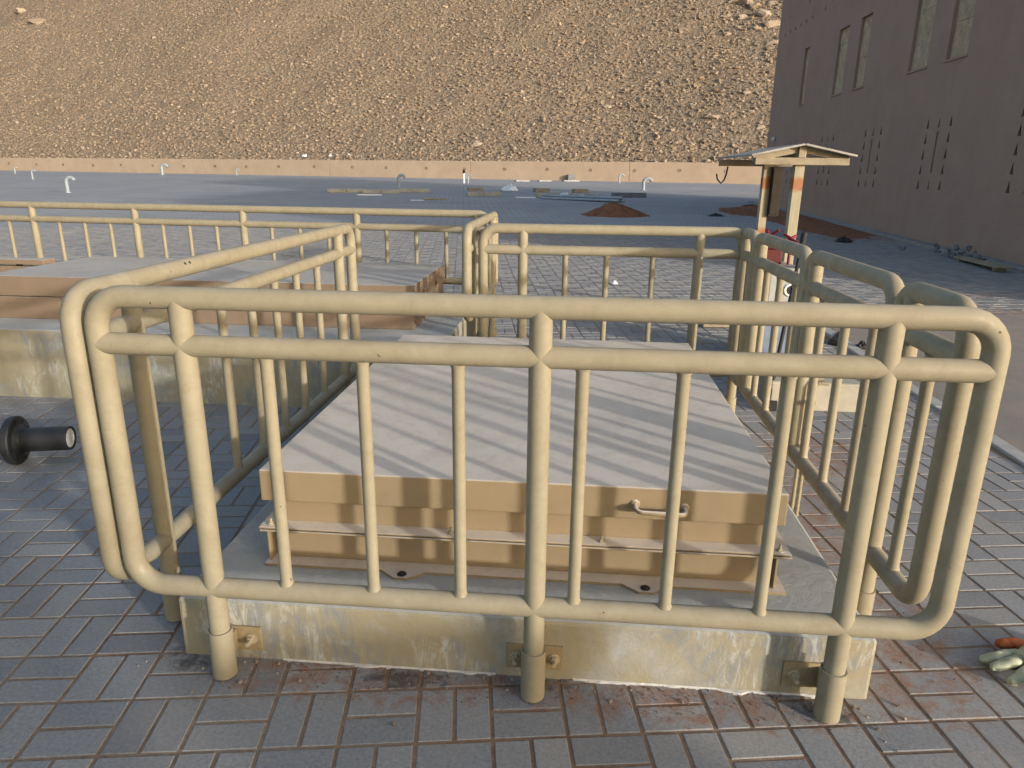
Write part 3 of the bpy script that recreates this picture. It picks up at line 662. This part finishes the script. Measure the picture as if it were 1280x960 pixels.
for k in range(5): slots.append((26.85-k*1.13-0.05, 26.85-k*1.13+0.05, 6.93, 7.09))
slots.append((25.68, 25.84, 2.98, 3.16))
openings = [(a, b, *WZ) for a, b in wins]+slots
ys_ = sorted({BY0, BY1, BYS}|{v for o in openings for v in o[:2]}); zs_ = sorted({-0.4, BH, BHN}|{v for o in openings for v in o[2:]})
V, F_ = [], []
for z in zs_:
    for y in ys_: V.append((0, y-BY0, z))
ny = len(ys_)
for b in range(len(zs_)-1):
    for a in range(ny-1):
        yc, zc = (ys_[a]+ys_[a+1])/2, (zs_[b]+zs_[b+1])/2
        if yc < BYS and zc > BHN: continue
        if any(o[0] < yc < o[1] and o[2] < zc < o[3] for o in openings):
            hit = [o for o in slots if o[0] < yc < o[1] and o[2] < zc < o[3] and o[3]-o[2] < 0.3]
            if hit:      # tapered slot: the wall closes in towards the top
                o = hit[0]; mid = (o[0]+o[1])/2; f0, f1 = (zs_[b]-o[2])/(o[3]-o[2]), (zs_[b+1]-o[2])/(o[3]-o[2]); n0 = len(V); hw = (o[1]-o[0])/2
                V += [(0, mid-hw*(1-f0)-BY0, zs_[b]), (0, mid-hw*(1-f1)-BY0, zs_[b+1]), (0, mid+hw*(1-f0)-BY0, zs_[b]), (0, mid+hw*(1-f1)-BY0, zs_[b+1])]
                F_.append((b*ny+a, (b+1)*ny+a, n0+1, n0)); F_.append((n0+2, n0+3, (b+1)*ny+a+1, b*ny+a+1))
            continue
        F_.append((b*ny+a, (b+1)*ny+a, (b+1)*ny+a+1, b*ny+a+1))
raw('facade', V, F_, M['stucco'], bd)
L = BY1-BY0
S1 = BYS-BY0
raw('walls', [(0, 0, -.4), (BW, 0, -.4), (BW, 0, BHN), (0, 0, BHN), (BW, S1, -.4), (BW, S1, BHN), (BW, S1, BH), (0, S1, BH), (0, S1, BHN), (BW, L, -.4), (BW, L, BH), (0, L, -.4), (0, L, BH)],
    [(0, 1, 2, 3), (1, 4, 5, 2), (8, 5, 6, 7), (4, 9, 10, 6), (9, 11, 12, 10)], M['stucco'], bd)
MB().box((0.003, 0.003, BHN-0.35), (BW-0.003, S1-0.003, BHN-0.2)).build('roof', M['stucco'], bd); MB().box((0.003, S1+0.003, BH-0.35), (BW-0.003, L-0.003, BH-0.2)).build('roof', M['stucco'], bd)
def recess(w, h, d):
    V = [(0, 0, 0), (0, w, 0), (0, w, h), (0, 0, h), (d, 0, 0), (d, w, 0), (d, w, h), (d, 0, h)]
    me = bpy.data.meshes.new('recess'); me.from_pydata(V, [], [(0, 1, 5, 4), (1, 2, 6, 5), (2, 3, 7, 6), (3, 0, 4, 7), (4, 5, 6, 7)]); return me
cache = {}
for (a, b, c, d) in slots:
    key = (round(b-a, 3), round(d-c, 3))
    if key not in cache: cache[key] = recess(b-a, d-c, 0.35); cache[key].materials.append(M['stucco'])
    link('vent_slot', cache[key], None, bd, (0, a-BY0, c))
for (a, b) in wins:
    w = link('window', recess(b-a, WZ[1]-WZ[0], 0.42), M['stucco'], bd, (0, a-BY0, WZ[0]))
    # stone courses that fill the niche
    z = 0.0; k = 0
    while z < WZ[1]-WZ[0]-0.02:
        h = min(random.uniform(0.22, 0.40), WZ[1]-WZ[0]-z)
        MB().box((0.075+random.uniform(-.008, .008), 0.004, z+0.001), (0.41, (b-a)-0.004, z+h-0.001), 0.003).build('stone_course', M['infill'], w); z += h
    MB().box((-0.025, -0.04, -0.05), (0.06, (b-a)+0.04, -0.004), 0.006).build('sill', M['stucco'], w)
# base band that steps out, following the rising ground
b = MB(); b.box((-0.028, 0, -0.4), (-0.002, L, 0.72), 0.008); b.build('base_band', M['stucco'], bd)
b = MB(); b.lathe([(0.001, 0.07), (0.05, 0.06), (0.075, 0.03), (0.08, 0), (0.06, -0.02)], 14, Matrix.Translation((-0.05, 27.0-BY0, 2.83)) @ Matrix.Rotation(-math.pi/2, 4, 'Y')); b.build('wall_lamp', M['white'], bd)
# gutter kerb along the building
gk = thing('kerb', 'thin pale kerb along the foot of the brown building', 'kerb', (7.05, 0, 0))
for k in range(18):
    y = 6.5+k*1.2; MB().box((-0.05, 0.004, -0.05), (0.05, 1.192, 0.05), 0.008).build('kerb_stone', M['gutter'], gk, (random.gauss(0, .008), y, gz(y)), (math.atan(SLOPE), 0, random.gauss(0, .004)))

# ------------------------------------------------------------------ soil heaps
def heap(name, label, cat, c, rx, ry, h, n=56, seed=0, rough=0.35, rz=0, p=1.3):
    V = []
    for j in range(n+1):
        for i in range(n+1):
            a, b = -1+2*i/n, -1+2*j/n; r = math.hypot(a, b)
            e = mn.fractal(Vector((a*2.3+seed, b*2.3, seed*1.7)), 1.0, 2.0, 4)
            z = h*max(0, 1-(r*(1+0.22*e))**p)*(1+rough*e)
            z += max(0, z)*0.16*mn.fractal(Vector((a*14, b*14, seed)), 1, 2, 3)
            V.append((a*rx, b*ry, z-0.012))
    F_ = [(j*(n+1)+i, j*(n+1)+i+1, (j+1)*(n+1)+i+1, (j+1)*(n+1)+i) for j in range(n) for i in range(n)]
    o = raw(name, V, F_, M['soil'], smooth=True); o.location = c; o.rotation_euler = (math.atan(SLOPE) if c[1] > Y0 else 0, 0, rz); return tag(o, label, cat)
g = ground(770, 271); heap('soil_heap', 'reddish brown heap of soil out on the paving', 'soil heap', (g.x, g.y+0.55, g.z), 1.02, 0.85, 0.40, seed=2.1)
heap('soil_heap', 'flat reddish soil spread along the building behind the shelter', 'soil heap', (6.3, 19.5, gz(19.5)+.01), 0.85, 5.5, 0.13, seed=5.2, rough=0.9)
heap('soil_heap', 'low reddish soil ridge left of the building foot', 'soil heap', (5.9, 22.5, gz(22.5)+.01), 1.1, 2.0, 0.15, seed=8.4, rough=0.9)
# grit and pebbles at the foot of the plinth
def grit(name, label, boxes, n, r0, r1, mat):
    VV, FF = [], []; off = 0; pr_ = [rock_proto(RNG, 1) for _ in range(3)]
    for k in range(n):
        x0, x1, y0, y1 = boxes[k % len(boxes)]; pv, pf = pr_[k % 3]; r = r0+(r1-r0)*random.random()**4
        x, y = random.uniform(x0, x1), random.uniform(y0, y1)
        VV.append(pv*r+np.array([x, y, gz(y)+r*0.5])); FF.append(pf+off); off += len(pv)
    o = raw(name, np.concatenate(VV), np.concatenate(FF), M[mat]); return tag(o, label, 'grit', kind='stuff')
grit('grit', 'small stones and grit on the pavers round the plinth', [(-1.2, 1.1, -0.12, 0.08), (-1.2, 1.1, 0.0, 0.08), (1.02, 1.5, 0.1, 2.4), (-2.4, 2.4, -0.7, 0.0), (-1.25, 1.1, -0.04, 0.08)], 260, 0.0015, 0.0085, 'pebble')
grit('soil_crumbs', 'red soil crumbs scattered along the plinth foot', [(-0.95, 0.95, -0.07, 0.083), (-0.9, 0.9, 0.02, 0.083), (1.02, 1.4, 0.2, 2.3)], 1500, 0.0010, 0.0034, 'soil')
# white mortar smear along the plinth foot
def strip(label, x0, x1, seed):
    V, F_ = [], []; n = 60
    for k in range(n+1):
        x = x0+(x1-x0)*k/n; e = mn.fractal(Vector((x*9, seed, 0)), 1, 2, 4); w = max(0.0004, 0.001+0.016*e)
        V += [(x, 0.084, 0.006), (x, 0.084-w, 0.0045), (x, 0.084-w-0.004, -0.004), (x, 0.088, -0.004)]
    for k in range(n):
        for q in range(3): F_.append((4*k+q, 4*k+q+1, 4*k+5+q, 4*k+4+q))
    return tag(raw('mortar_smear', V, F_, M['mortar']), label, 'mortar')
strip('white mortar line under the left half of the plinth front', -0.80, -0.12, 1.3)
strip('white mortar line under the right half of the plinth front', 0.12, 0.86, 6.1)

# ------------------------------------------------------------------ black flanged pipe
fp = thing('flanged_pipe', 'black coated iron pipe with a round flange lying at the left edge', 'pipe', (-2.80, 1.47, 0.125), math.radians(14))
RotX = Matrix.Rotation(math.pi/2, 4, 'Y')
MB().lathe([(0.052, 0.262), (0.063, 0.264), (0.064, 0.257), (0.064, -0.9), (0.052, -0.9), (0.052, 0.262)], 28, RotX).build('barrel', M['blackiron'], fp)
MB().lathe([(0.064, -0.022), (0.125, -0.022), (0.128, -0.016), (0.128, 0.010), (0.122, 0.016), (0.085, 0.018), (0.066, 0.034), (0.064, 0.04)], 36, RotX).build('flange', M['blackiron'], fp)
MB().lathe([(0.0511, -0.85), (0.0511, 0.258)], 24, RotX).build('lining', M['cement'], fp)
MB().lathe([(0.0505, 0.25), (0.001, 0.250)], 24, RotX).build('end_plug', M['cement'], fp)
for k in range(8):
    a = math.pi*k/4+0.2; MB().lathe([(0.011, 0), (0.0001, 0.0004)], 10).build('bolt_hole', M['dark'], fp, (0.0185, 0.103*math.cos(a), 0.103*math.sin(a)), (0, math.pi/2, 0))
fb = MB().lathe([(0.064, -0.85), (0.128, -0.85), (0.128, -0.88), (0.064, -0.88)], 36, RotX).build('flange', M['blackiron'], fp)

# ------------------------------------------------------------------ vent pipes (goosenecks)
def vent(u, v, h, r, label, turn=0.0, side=1):
    g = ground(u, v); o = thing('vent_pipe', label, 'vent pipe', g, turn, 'gooseneck vent pipes on the yard')
    R = r*2.6; pts = [(0, 0, -0.05), (0, 0, h-R)]
    for k in range(1, 11): a = math.pi-math.radians(150)*k/10; pts.append((side*(R+R*math.cos(a)), 0, h-R+R*math.sin(a)))
    MB().tube(pts, r, 12).build('bent_pipe', M['whitepipe'], o)
    e, e0 = Vector(pts[-1]), Vector(pts[-2]); d = (e-e0).normalized()
    MB().tube([e+d*0.001, e+d*r*0.5], r*1.18, 12).build('outlet_collar', M['whitepipe'], o)
    MB().lathe([(r*1.9, 0.0), (r*1.9, 0.02), (r, 0.025)], 12).build('base_flange', M['whitepipe'], o)
vent(85, 241, 0.64, 0.075, 'nearest grey gooseneck vent pipe on the left of the yard')
vent(203, 219, 0.82, 0.105, 'gooseneck vent pipe against the wall behind the left railing')
vent(41, 224, 0.56, 0.05, 'thin vent pipe left of the nearest gooseneck')
vent(19, 217, 0.50, 0.05, 'tiny vent pipe at the far left corner by the wall')
vent(296, 219, 0.50, 0.045, 'small white vent pipe close to the wall left of centre')
vent(498, 234, 0.64, 0.075, 'grey gooseneck behind the row of pale slabs')
vent(585, 229, 0.50, 0.05, 'small gooseneck beside the upright tap post')
vent(774, 229, 0.58, 0.06, 'small gooseneck left of the pale green one')
vent(804, 238, 0.62, 0.085, 'pale green gooseneck left of the shelter roof')
g = ground(580, 229); o = thing('tap_post', 'thin upright tap post near the wall at the centre', 'post', g)
MB().tube([(0, 0, -.03), (0, 0, 0.62)], 0.06, 8).build('stem', M['white'], o); MB().tube([(0, 0, 0.62), (0, 0, 0.86)], [0.09, 0.07], 8).build('head', M['dark'], o)

# ------------------------------------------------------------------ slabs, boards and litter on the yard
def slab(u0, u1, v, h, depth, label, mat='slab', turn=0.0, name='concrete_slab', cat='slab', lift=0.0, grp='slabs laid out on the yard'):
    a, b = ground(u0, v), ground(u1, v); c = (a+b)/2; w = (b-a).length
    n = max(1, round(w/0.95))
    o = thing(name, label, cat, (c.x, c.y, c.z+lift), math.atan2(b.y-a.y, b.x-a.x)+turn, grp)
    for k in range(n):
        x0 = -w/2+w*k/n; MB().box((x0+0.006, random.uniform(-.03, .03), 0), (x0+w/n-0.006, depth+random.uniform(-.03, .03), h*random.uniform(.93, 1.03)), 0.012).build('block', M[mat], o)
    return o
slab(409, 458, 241, 0.18, 0.6, 'leftmost long pale slab of the row before the wall')
slab(452, 500, 242, 0.17, 0.6, 'middle long pale slab of the left row')
slab(500, 538, 241, 0.18, 0.6, 'right long pale slab of the left row')
slab(447, 478, 244.5, 0.05, 0.5, 'thin white board lying in front of the left slab row', 'white', 0.15, 'board', 'board')
slab(584, 626, 245.5, 0.19, 0.6, 'pale slab near the corner of the left railing')
slab(586, 604, 239, 0.17, 0.5, 'short grey slab behind the pale slab by the railing corner', 'timber')
slab(669, 687, 240.5, 0.2, 0.5, 'grey block behind the pipe bundle on the left', 'timber')
slab(671, 720, 247, 0.18, 0.6, 'long pale slab behind the pipe bundle on the left')
slab(718, 746, 248, 0.18, 0.6, 'pale slab behind the pipe bundle on the right')
slab(718, 736, 241, 0.17, 0.5, 'short brown block behind the right pale slab', 'timber')
slab(768, 808, 247, 0.20, 0.5, 'dark fronted slab with white ends right of the soil heap', 'rubblegrey')
slab(645, 662, 227, 0.10, 0.4, 'leftmost white strip against the wall foot', 'dullwhite', name='white_strip', cat='strip')
slab(674, 690, 227, 0.10, 0.4, 'middle white strip against the wall foot', 'dullwhite', name='white_strip', cat='strip')
slab(705, 725, 227, 0.10, 0.4, 'right white strip against the wall foot', 'dullwhite', name='white_strip', cat='strip')
slab(710, 719, 226, 0.45, 0.4, 'grey block standing behind the right white strip', 'rubblegrey', name='concrete_block', cat='block')
slab(528, 558, 250, 0.06, 0.35, 'brown plank lying beyond the left railing corner', 'timber', 0.05, 'plank', 'plank')
slab(513, 531, 251, 0.03, 0.3, 'white sheet end beside the brown plank', 'white', 0.05, 'board', 'board')
def crumple(u, v, w, d, h, label, seed, mat='white'):
    c = ground(u, v); n = 26; V = []
    for j in range(n+1):
        for i in range(n+1):
            a, b = -1+2*i/n, -1+2*j/n; r = min(1, math.hypot(a, b)*(1+0.35*mn.noise(Vector((a*1.6+seed, b*1.6, 1)))))
            z = h*(1-r*r)*(0.55+0.9*abs(mn.fractal(Vector((a*2.2+seed, b*2.2, seed)), 1, 2, 4)))
            V.append((a*w/2, b*d/2, max(0, z)+0.01))
    F_ = [(j*(n+1)+i, j*(n+1)+i+1, (j+1)*(n+1)+i+1, (j+1)*(n+1)+i) for j in range(n) for i in range(n) if math.hypot(-1+2*(i+.5)/n, -1+2*(j+.5)/n) < 1+0.12*mn.noise(Vector((i*.4, j*.4, seed)))]
    o = raw('plastic_sheet', V, F_, M[mat], smooth=True); o.location = c; return tag(o, label, 'sheet')
for u, v_, lab in ((381, 196, 'leftmost white scrap lying on top of the retaining wall'), (413, 196, 'small middle white scrap on top of the retaining wall'), (437, 196, 'right white scrap on top of the retaining wall')):
    p = hill_at(u, v_); o = crumple(u, 230, 0.55 if u != 413 else 0.35, 0.5, 0.22, lab, u*.1)
    if p is not None: o.location = p
crumple(637, 238.5, 0.95, 1.2, 0.35, 'crumpled white plastic sheet in the middle of the yard', 3.0)
crumple(706, 247.5, 0.6, 0.8, 0.22, 'white plastic scrap lying over the pipe bundle', 7.7)
crumple(726, 249, 0.5, 0.7, 0.2, 'second white plastic scrap over the right end of the bundle', 9.1)
o = slab(646, 670, 248, 0.05, 0.5, 'white rounded board left of the pipe bundle', 'white', -0.03, 'board', 'board')
a, b = ground(680, 248.5), ground(776, 253.5); pb = thing('pipe_bundle', 'bundle of grey steel pipes lying behind the soil heap', 'pipes', (a+b)/2, math.atan2((b-a).y, (b-a).x))
Lb = (b-a).length/2
for k, (dy, dz, e) in enumerate(((-.12, .06, 0), (0, .06, .15), (.12, .06, -.2), (-.06, .16, .1), (.07, .16, -.1))): MB().tube([(-Lb+e, dy, dz), (Lb+e, dy*1.1, dz)], 0.055, 10).build('pipe', M['steel'], pb)
# broken blocks and plank by the building
g = ground(1195, 322); br = thing('broken_blocks', 'small pile of broken grey blocks at the foot of the building', 'rubble pile', g)
for k in range(16):
    pv, pf = rock_proto(RNG, 1); r = random.uniform(.04, .085); o = raw('block_piece', pv*r, pf, M['rubblegrey'], br); o.location = (random.gauss(0, .22), random.gauss(0, .25), r*.6+max(0, random.gauss(.05, .07)))
a, b = ground(1192, 325), ground(1246, 341); o = thing('plank', 'weathered plank lying beside the broken blocks', 'plank', (a+b)/2, math.atan2((b-a).y, (b-a).x)); Lb = (b-a).length/2
MB().box((-Lb, -0.02, 0.05), (Lb, 0.20, 0.085), 0.004).build('board', M['timber'], o); MB().box((Lb-0.16, 0.0, 0.003), (Lb-0.10, 0.18, 0.049), 0.004).build('batten', M['timber'], o); MB().box((-Lb+0.1, 0.0, 0.003), (-Lb+0.16, 0.18, 0.049), 0.004).build('batten', M['timber'], o)
a, b = ground(1208, 327), ground(1232, 329); o = thing('steel_angle', 'short dark bar lying behind the weathered plank', 'bar', (a+b)/2, math.atan2((b-a).y, (b-a).x)); Lb = (b-a).length/2
MB().box((-Lb, 0, 0.004), (Lb, 0.06, 0.012), 0.002).box((-Lb, 0, 0.013), (Lb, 0.008, 0.07), 0.002).build('angle', M['blackiron'], o)
c = crumple(1054, 302.5, 0.36, 0.35, 0.09, 'crumpled black rag on the paving by the building', 4.4, 'black')
for k, (u, v, lab) in enumerate(((895, 270, 'dark clod at the left end of the soil by the building'), (940, 258, 'black stick like scrap left of the shelter post'))): crumple(u, v, 0.8 if k else 0.5, 0.4, 0.06, lab, 2.2+k, 'black')
crumple(768, 355.5, 0.10, 0.12, 0.04, 'small white scrap on the pavers behind the back railing', 1.7)

# ------------------------------------------------------------------ timber shelter
SX, SY = 1.93, 4.6; sg = gz(SY)
sh = thing('timber_shelter', 'small gabled timber shelter with orange banded posts', 'shelter', (SX, SY, sg), math.radians(1.0))
def tbox(name, a, b, mat, bev=0.003, parent=sh, M_=None): return MB().box(a, b, bev, 1, M_).build(name, M[mat], parent)
tbox('post', (-0.036, -0.036, -0.05), (0.044, 0.044, 1.70), 'banded'); tbox('post', (0.0, 1.04, -0.05), (0.075, 1.115, 1.62), 'banded')
tbox('gable_beam', (-0.375, -0.075, 1.575), (0.385, -0.037, 1.632), 'timber'); tbox('gable_beam', (-0.42, 1.115, 1.575), (0.40, 1.155, 1.635), 'timber')
tbox('post_cap', (-0.026, -0.060, 1.633), (0.034, -0.0365, 1.725), 'timber')
for sgn in (-1, 1):
    Lr = 0.43; an = math.atan2(0.085, 0.41)
    R_ = Matrix.Translation((0, 0, 1.728)) @ Matrix.Rotation(sgn*an, 4, 'Y')
    for q in range(4):
        y0 = -0.13+q*0.33; tbox('roof_board', ((0.002 if sgn > 0 else -Lr), y0+0.004, 0), ((Lr if sgn > 0 else -0.002), y0+0.322, 0.016), 'roofing', 0.002, sh, R_)
    tbox('rafter', ((0.01 if sgn > 0 else -Lr+.03), -0.035, -0.05), ((Lr-.03 if sgn > 0 else -0.01), 0.0, -0.001), 'timber', 0.002, sh, R_)
tbox('ridge_beam', (-0.02, 0.05, 1.64), (0.03, 1.03, 1.70), 'timber')
bx = tbox('meter_box', (0.076, 1.00, 1.10), (0.175, 1.12, 1.57), 'darkwood'); MB().box((0.085, 0.992, 1.12), (0.165, 0.9995, 1.55), 0.002).build('door', M['darkwood'], bx)
MB().tube([(-0.33, 1.13, 1.57), (-0.34, 1.12, 1.50), (-0.36, 1.11, 1.44), (-0.39, 1.10, 1.41), (-0.43, 1.10, 1.45), (-0.44, 1.10, 1.50)], 0.008, 6).build('dangling_wire', M['black'], sh)
# site machine in front of the shelter
gm = thing('site_generator', 'white and red site generator with black dial beside the shelter posts', 'generator', (1.76, 4.0, 0.0), math.radians(4))
MB().box((-0.125, 0.006, 0.06), (0.155, 0.494, 0.519), 0.01, 2).build('base_frame', M['bluegrey'], gm)
b = MB().box((-0.13, 0, 0.52), (0.16, 0.5, 0.80), 0.02, 2); body = b.build('body', M['dullwhite'], gm)
MB().box((-0.136, 0.02, 0.55), (-0.1305, 0.48, 0.77), 0.002).build('shaded_side', M['bluegrey'], body)  # blue-grey colour puts the shade of the left face into this piece
MB().lathe([(0.050, 0.0), (0.050, 0.012), (0.036, 0.014)], 20, Matrix.Translation((0.05, -0.001, 0.63)) @ Matrix.Rotation(math.pi/2, 4, 'X')).build('dial_rim', M['white'], body)
MB().lathe([(0.036, 0.006), (0.001, 0.006)], 20, Matrix.Translation((0.05, -0.001, 0.63)) @ Matrix.Rotation(math.pi/2, 4, 'X')).build('dial', M['black'], body)
for dx, dz in ((0.06, 0.55), (0.06, 0.51)): MB().box((dx-0.01, -0.008, dz-.01), (dx+.01, -0.0005, dz+.01), 0.002).build('socket', M['black'], body)
MB().box((-0.02, -0.006, 0.42), (0.12, -0.0005, 0.48), 0.003).build('name_plate', M['black'], body)
MB().box((-0.13, 0.16, 0.803), (0.02, 0.44, 0.93), 0.02, 2).build('fuel_tank', M['red'], gm); MB().lathe([(0.03, 0), (0.03, 0.03), (0.001, 0.035)], 14, Matrix.Translation((-0.06, 0.3, 0.93))).build('fuel_cap', M['black'], gm)
MB().box((0.11, 0.02, 0.803), (0.158, 0.10, 0.86), 0.008).build('switch_box', M['red'], gm)
for (p, q) in (((-0.13, 0.3, 0.98), (-0.02, 0.2, 1.08)), ((-0.12, 0.2, 1.08), (-0.05, 0.3, 0.99)), ((0.05, 0.25, 0.99), (0.16, 0.3, 1.03)), ((0.06, 0.3, 1.04), (0.14, 0.2, 0.98)), ((-0.05, 0.28, 0.90), (-0.06, 0.28, 1.03)), ((0.10, 0.25, 0.80), (0.10, 0.25, 1.02))): MB().tube([p, q], 0.012, 8).build('handle_bar', M['pink'], gm)
for sx in (-0.135, 0.135):
    wl = MB().lathe([(0.03, -0.02), (0.075, -0.02), (0.082, -0.012), (0.082, 0.012), (0.075, 0.02), (0.03, 0.02)], 18, Matrix.Translation((sx*1.22, 0.12, 0.085)) @ Matrix.Rotation(math.pi/2, 4, 'Y')).build('wheel', M['black'], gm)
for yy in (0.4,): MB().box((-0.1, yy, 0.0), (0.13, yy+0.05, 0.062), 0.004).build('skid', M['black'], gm)
# low concrete block beyond the gate
cb = MB().box((1.42, 2.86, -0.02), (2.00, 3.70, 0.19), 0.012, 2).build('concrete_block', M['slab']); tag(cb, 'low pale concrete block on the pavers beyond the right gate', 'block')
# long tool leaning on the generator
tl = thing('long_handled_tool', 'long black handled tool leaning up behind the right gate', 'tool', (1.40, 2.82, 0))
MB().tube([(0, 0, 0.05), (0.28, 0.62, 1.02)], 0.013, 10).build('shaft', M['black'], tl); MB().tube([(0.28, 0.62, 1.02), (0.305, 0.675, 1.105)], [0.02, 0.022], 10).build('grip', M['black'], tl)
MB().box((-0.06, -0.012, 0.0), (0.06, 0.012, 0.07), 0.004).build('blade', M['blackiron'], tl)
for k, (u, v, w, d, ang_, lab, mt) in enumerate(((896, 410, 0.28, 0.12, 0.1, 'short offcut of timber behind the back right railing corner', 'timber'), (1042, 432, 0.10, 0.5, -0.5, 'thin dark offcut lying beyond the gate', 'black'))):
    g = ground(u, v); o = thing('offcut', lab, 'offcut', g, ang_); MB().box((-w/2, 0, 0.006), (w/2, d, 0.04), 0.004).build('piece', M[mt], o); MB().box((-w/2+0.01, 0.01, 0.041), (w/2-0.03, d*.6, 0.052), 0.003).build('splinter', M[mt], o)
crumple(1077, 436, 0.12, 0.1, 0.06, 'small black clod on the kerb beyond the gate', 6.6, 'black')

# ------------------------------------------------------------------ glove at the right edge
gl = thing('work_glove', 'crumpled pale green work glove lying on the pavers at the right edge', 'glove', (1.61, 0.285, 0.0), math.radians(205)); gl.scale = (1.4, 1.4, 1.3)
def blob(path, rad, n=10, fl=0.6, seed=0):
    b = MB(); b.tube(path, rad, n)
    for v in b.bm.verts:
        e = mn.fractal(v.co*38+Vector((seed, 0, 0)), 1, 2, 4)*0.009; v.co += Vector((e, e*.7, e)); v.co.z = max(0.003, v.co.z*fl)
    return b
def lerp_path(P_, R, m=7):
    o, r = [], []
    for k in range(len(P_)-1):
        for q in range(m): f = q/m; o.append(Vector(P_[k]).lerp(Vector(P_[k+1]), f)); r.append(R[k]+(R[k+1]-R[k])*f)
    return o+[Vector(P_[-1])], r+[R[-1]]
def gpart(name, P_, R, n, fl, seed, mt): p, r = lerp_path(P_, R); return blob(p, r, n, fl, seed).build(name, M[mt], gl)
gpart('palm', [(-0.06, 0, .025), (-0.02, 0.004, .034), (0.02, 0, .036), (0.05, -0.004, .03)], [.030, .041, .044, .034], 18, .72, 1, 'glove')
for k, (dy, L_, a, h) in enumerate(((-.034, .072, -.4, .018), (-.012, .088, -.1, .03), (.012, .082, .15, .016), (.034, .060, .5, .028))):
    gpart('finger', [(0.035, dy, .026), (0.065, dy*1.15, .02+h*.5), (0.045+L_, dy*1.2+a*.03, h), (0.052+L_, dy*1.2+a*.03, h*.8)], [.014, .0145, .012, .004], 10, .9, k+3, 'glove')
gpart('thumb', [(-0.015, -0.03, .03), (0.01, -0.062, .032), (0.035, -0.078, .022), (0.042, -0.08, .018)], [.015, .015, .012, .004], 10, .9, 9, 'cuff')
gpart('cuff', [(-0.115, 0.006, .028), (-0.06, 0, .026)], [.040, .031], 18, .75, 5, 'glove')

# ------------------------------------------------------------------ outside the frame: unseen blocks added to shade the foreground
sp = thing('low_shade_blocker', 'low unseen block added behind the viewer to shade the foreground', 'shade_block', (2.36-0.62*0.27+0.785*2, -1.86-0.785*0.27-0.62*2, 0), math.atan2(0.785, 0.62))
MB().box((-0.45, -0.5, 0.10), (0.45, 0.5, 1.02), 0.02).build('body', M['shade_blocker'], sp); MB().box((-0.47, -0.53, 1.0205), (0.47, 0.53, 1.06), 0.01).build('rim', M['shade_blocker'], sp)
for xx in (-0.35, 0.35): MB().box((xx-0.06, -0.45, 0.0), (xx+0.06, 0.45, 0.0995), 0.005).build('runner', M['shade_blocker'], sp)
cn = thing('tall_shade_blocker', 'tall unseen block added behind the viewer to shade the left ground', 'shade_blocker', (2.2-0.62*2.35+0.785*6, -2.2-0.785*2.35-0.62*6, 0), math.atan2(0.785, 0.62))  # second added block, taller, out of view, to shade the left foreground
MB().box((-1.9, -0.9, 0.10), (1.9, 0.9, 2.3), 0.02).build('body', M['shade_blocker'], cn)
for k in range(18): MB().box((-1.8+k*0.2, 0.901, 0.2), (-1.7+k*0.2, 0.93, 2.2), 0.01).build('corrugation', M['shade_blocker'], cn)
for xx in (-1.7, 1.7): MB().box((xx-0.1, -0.85, 0.0), (xx+0.1, 0.85, 0.0995), 0.005).build('runner', M['shade_blocker'], cn)
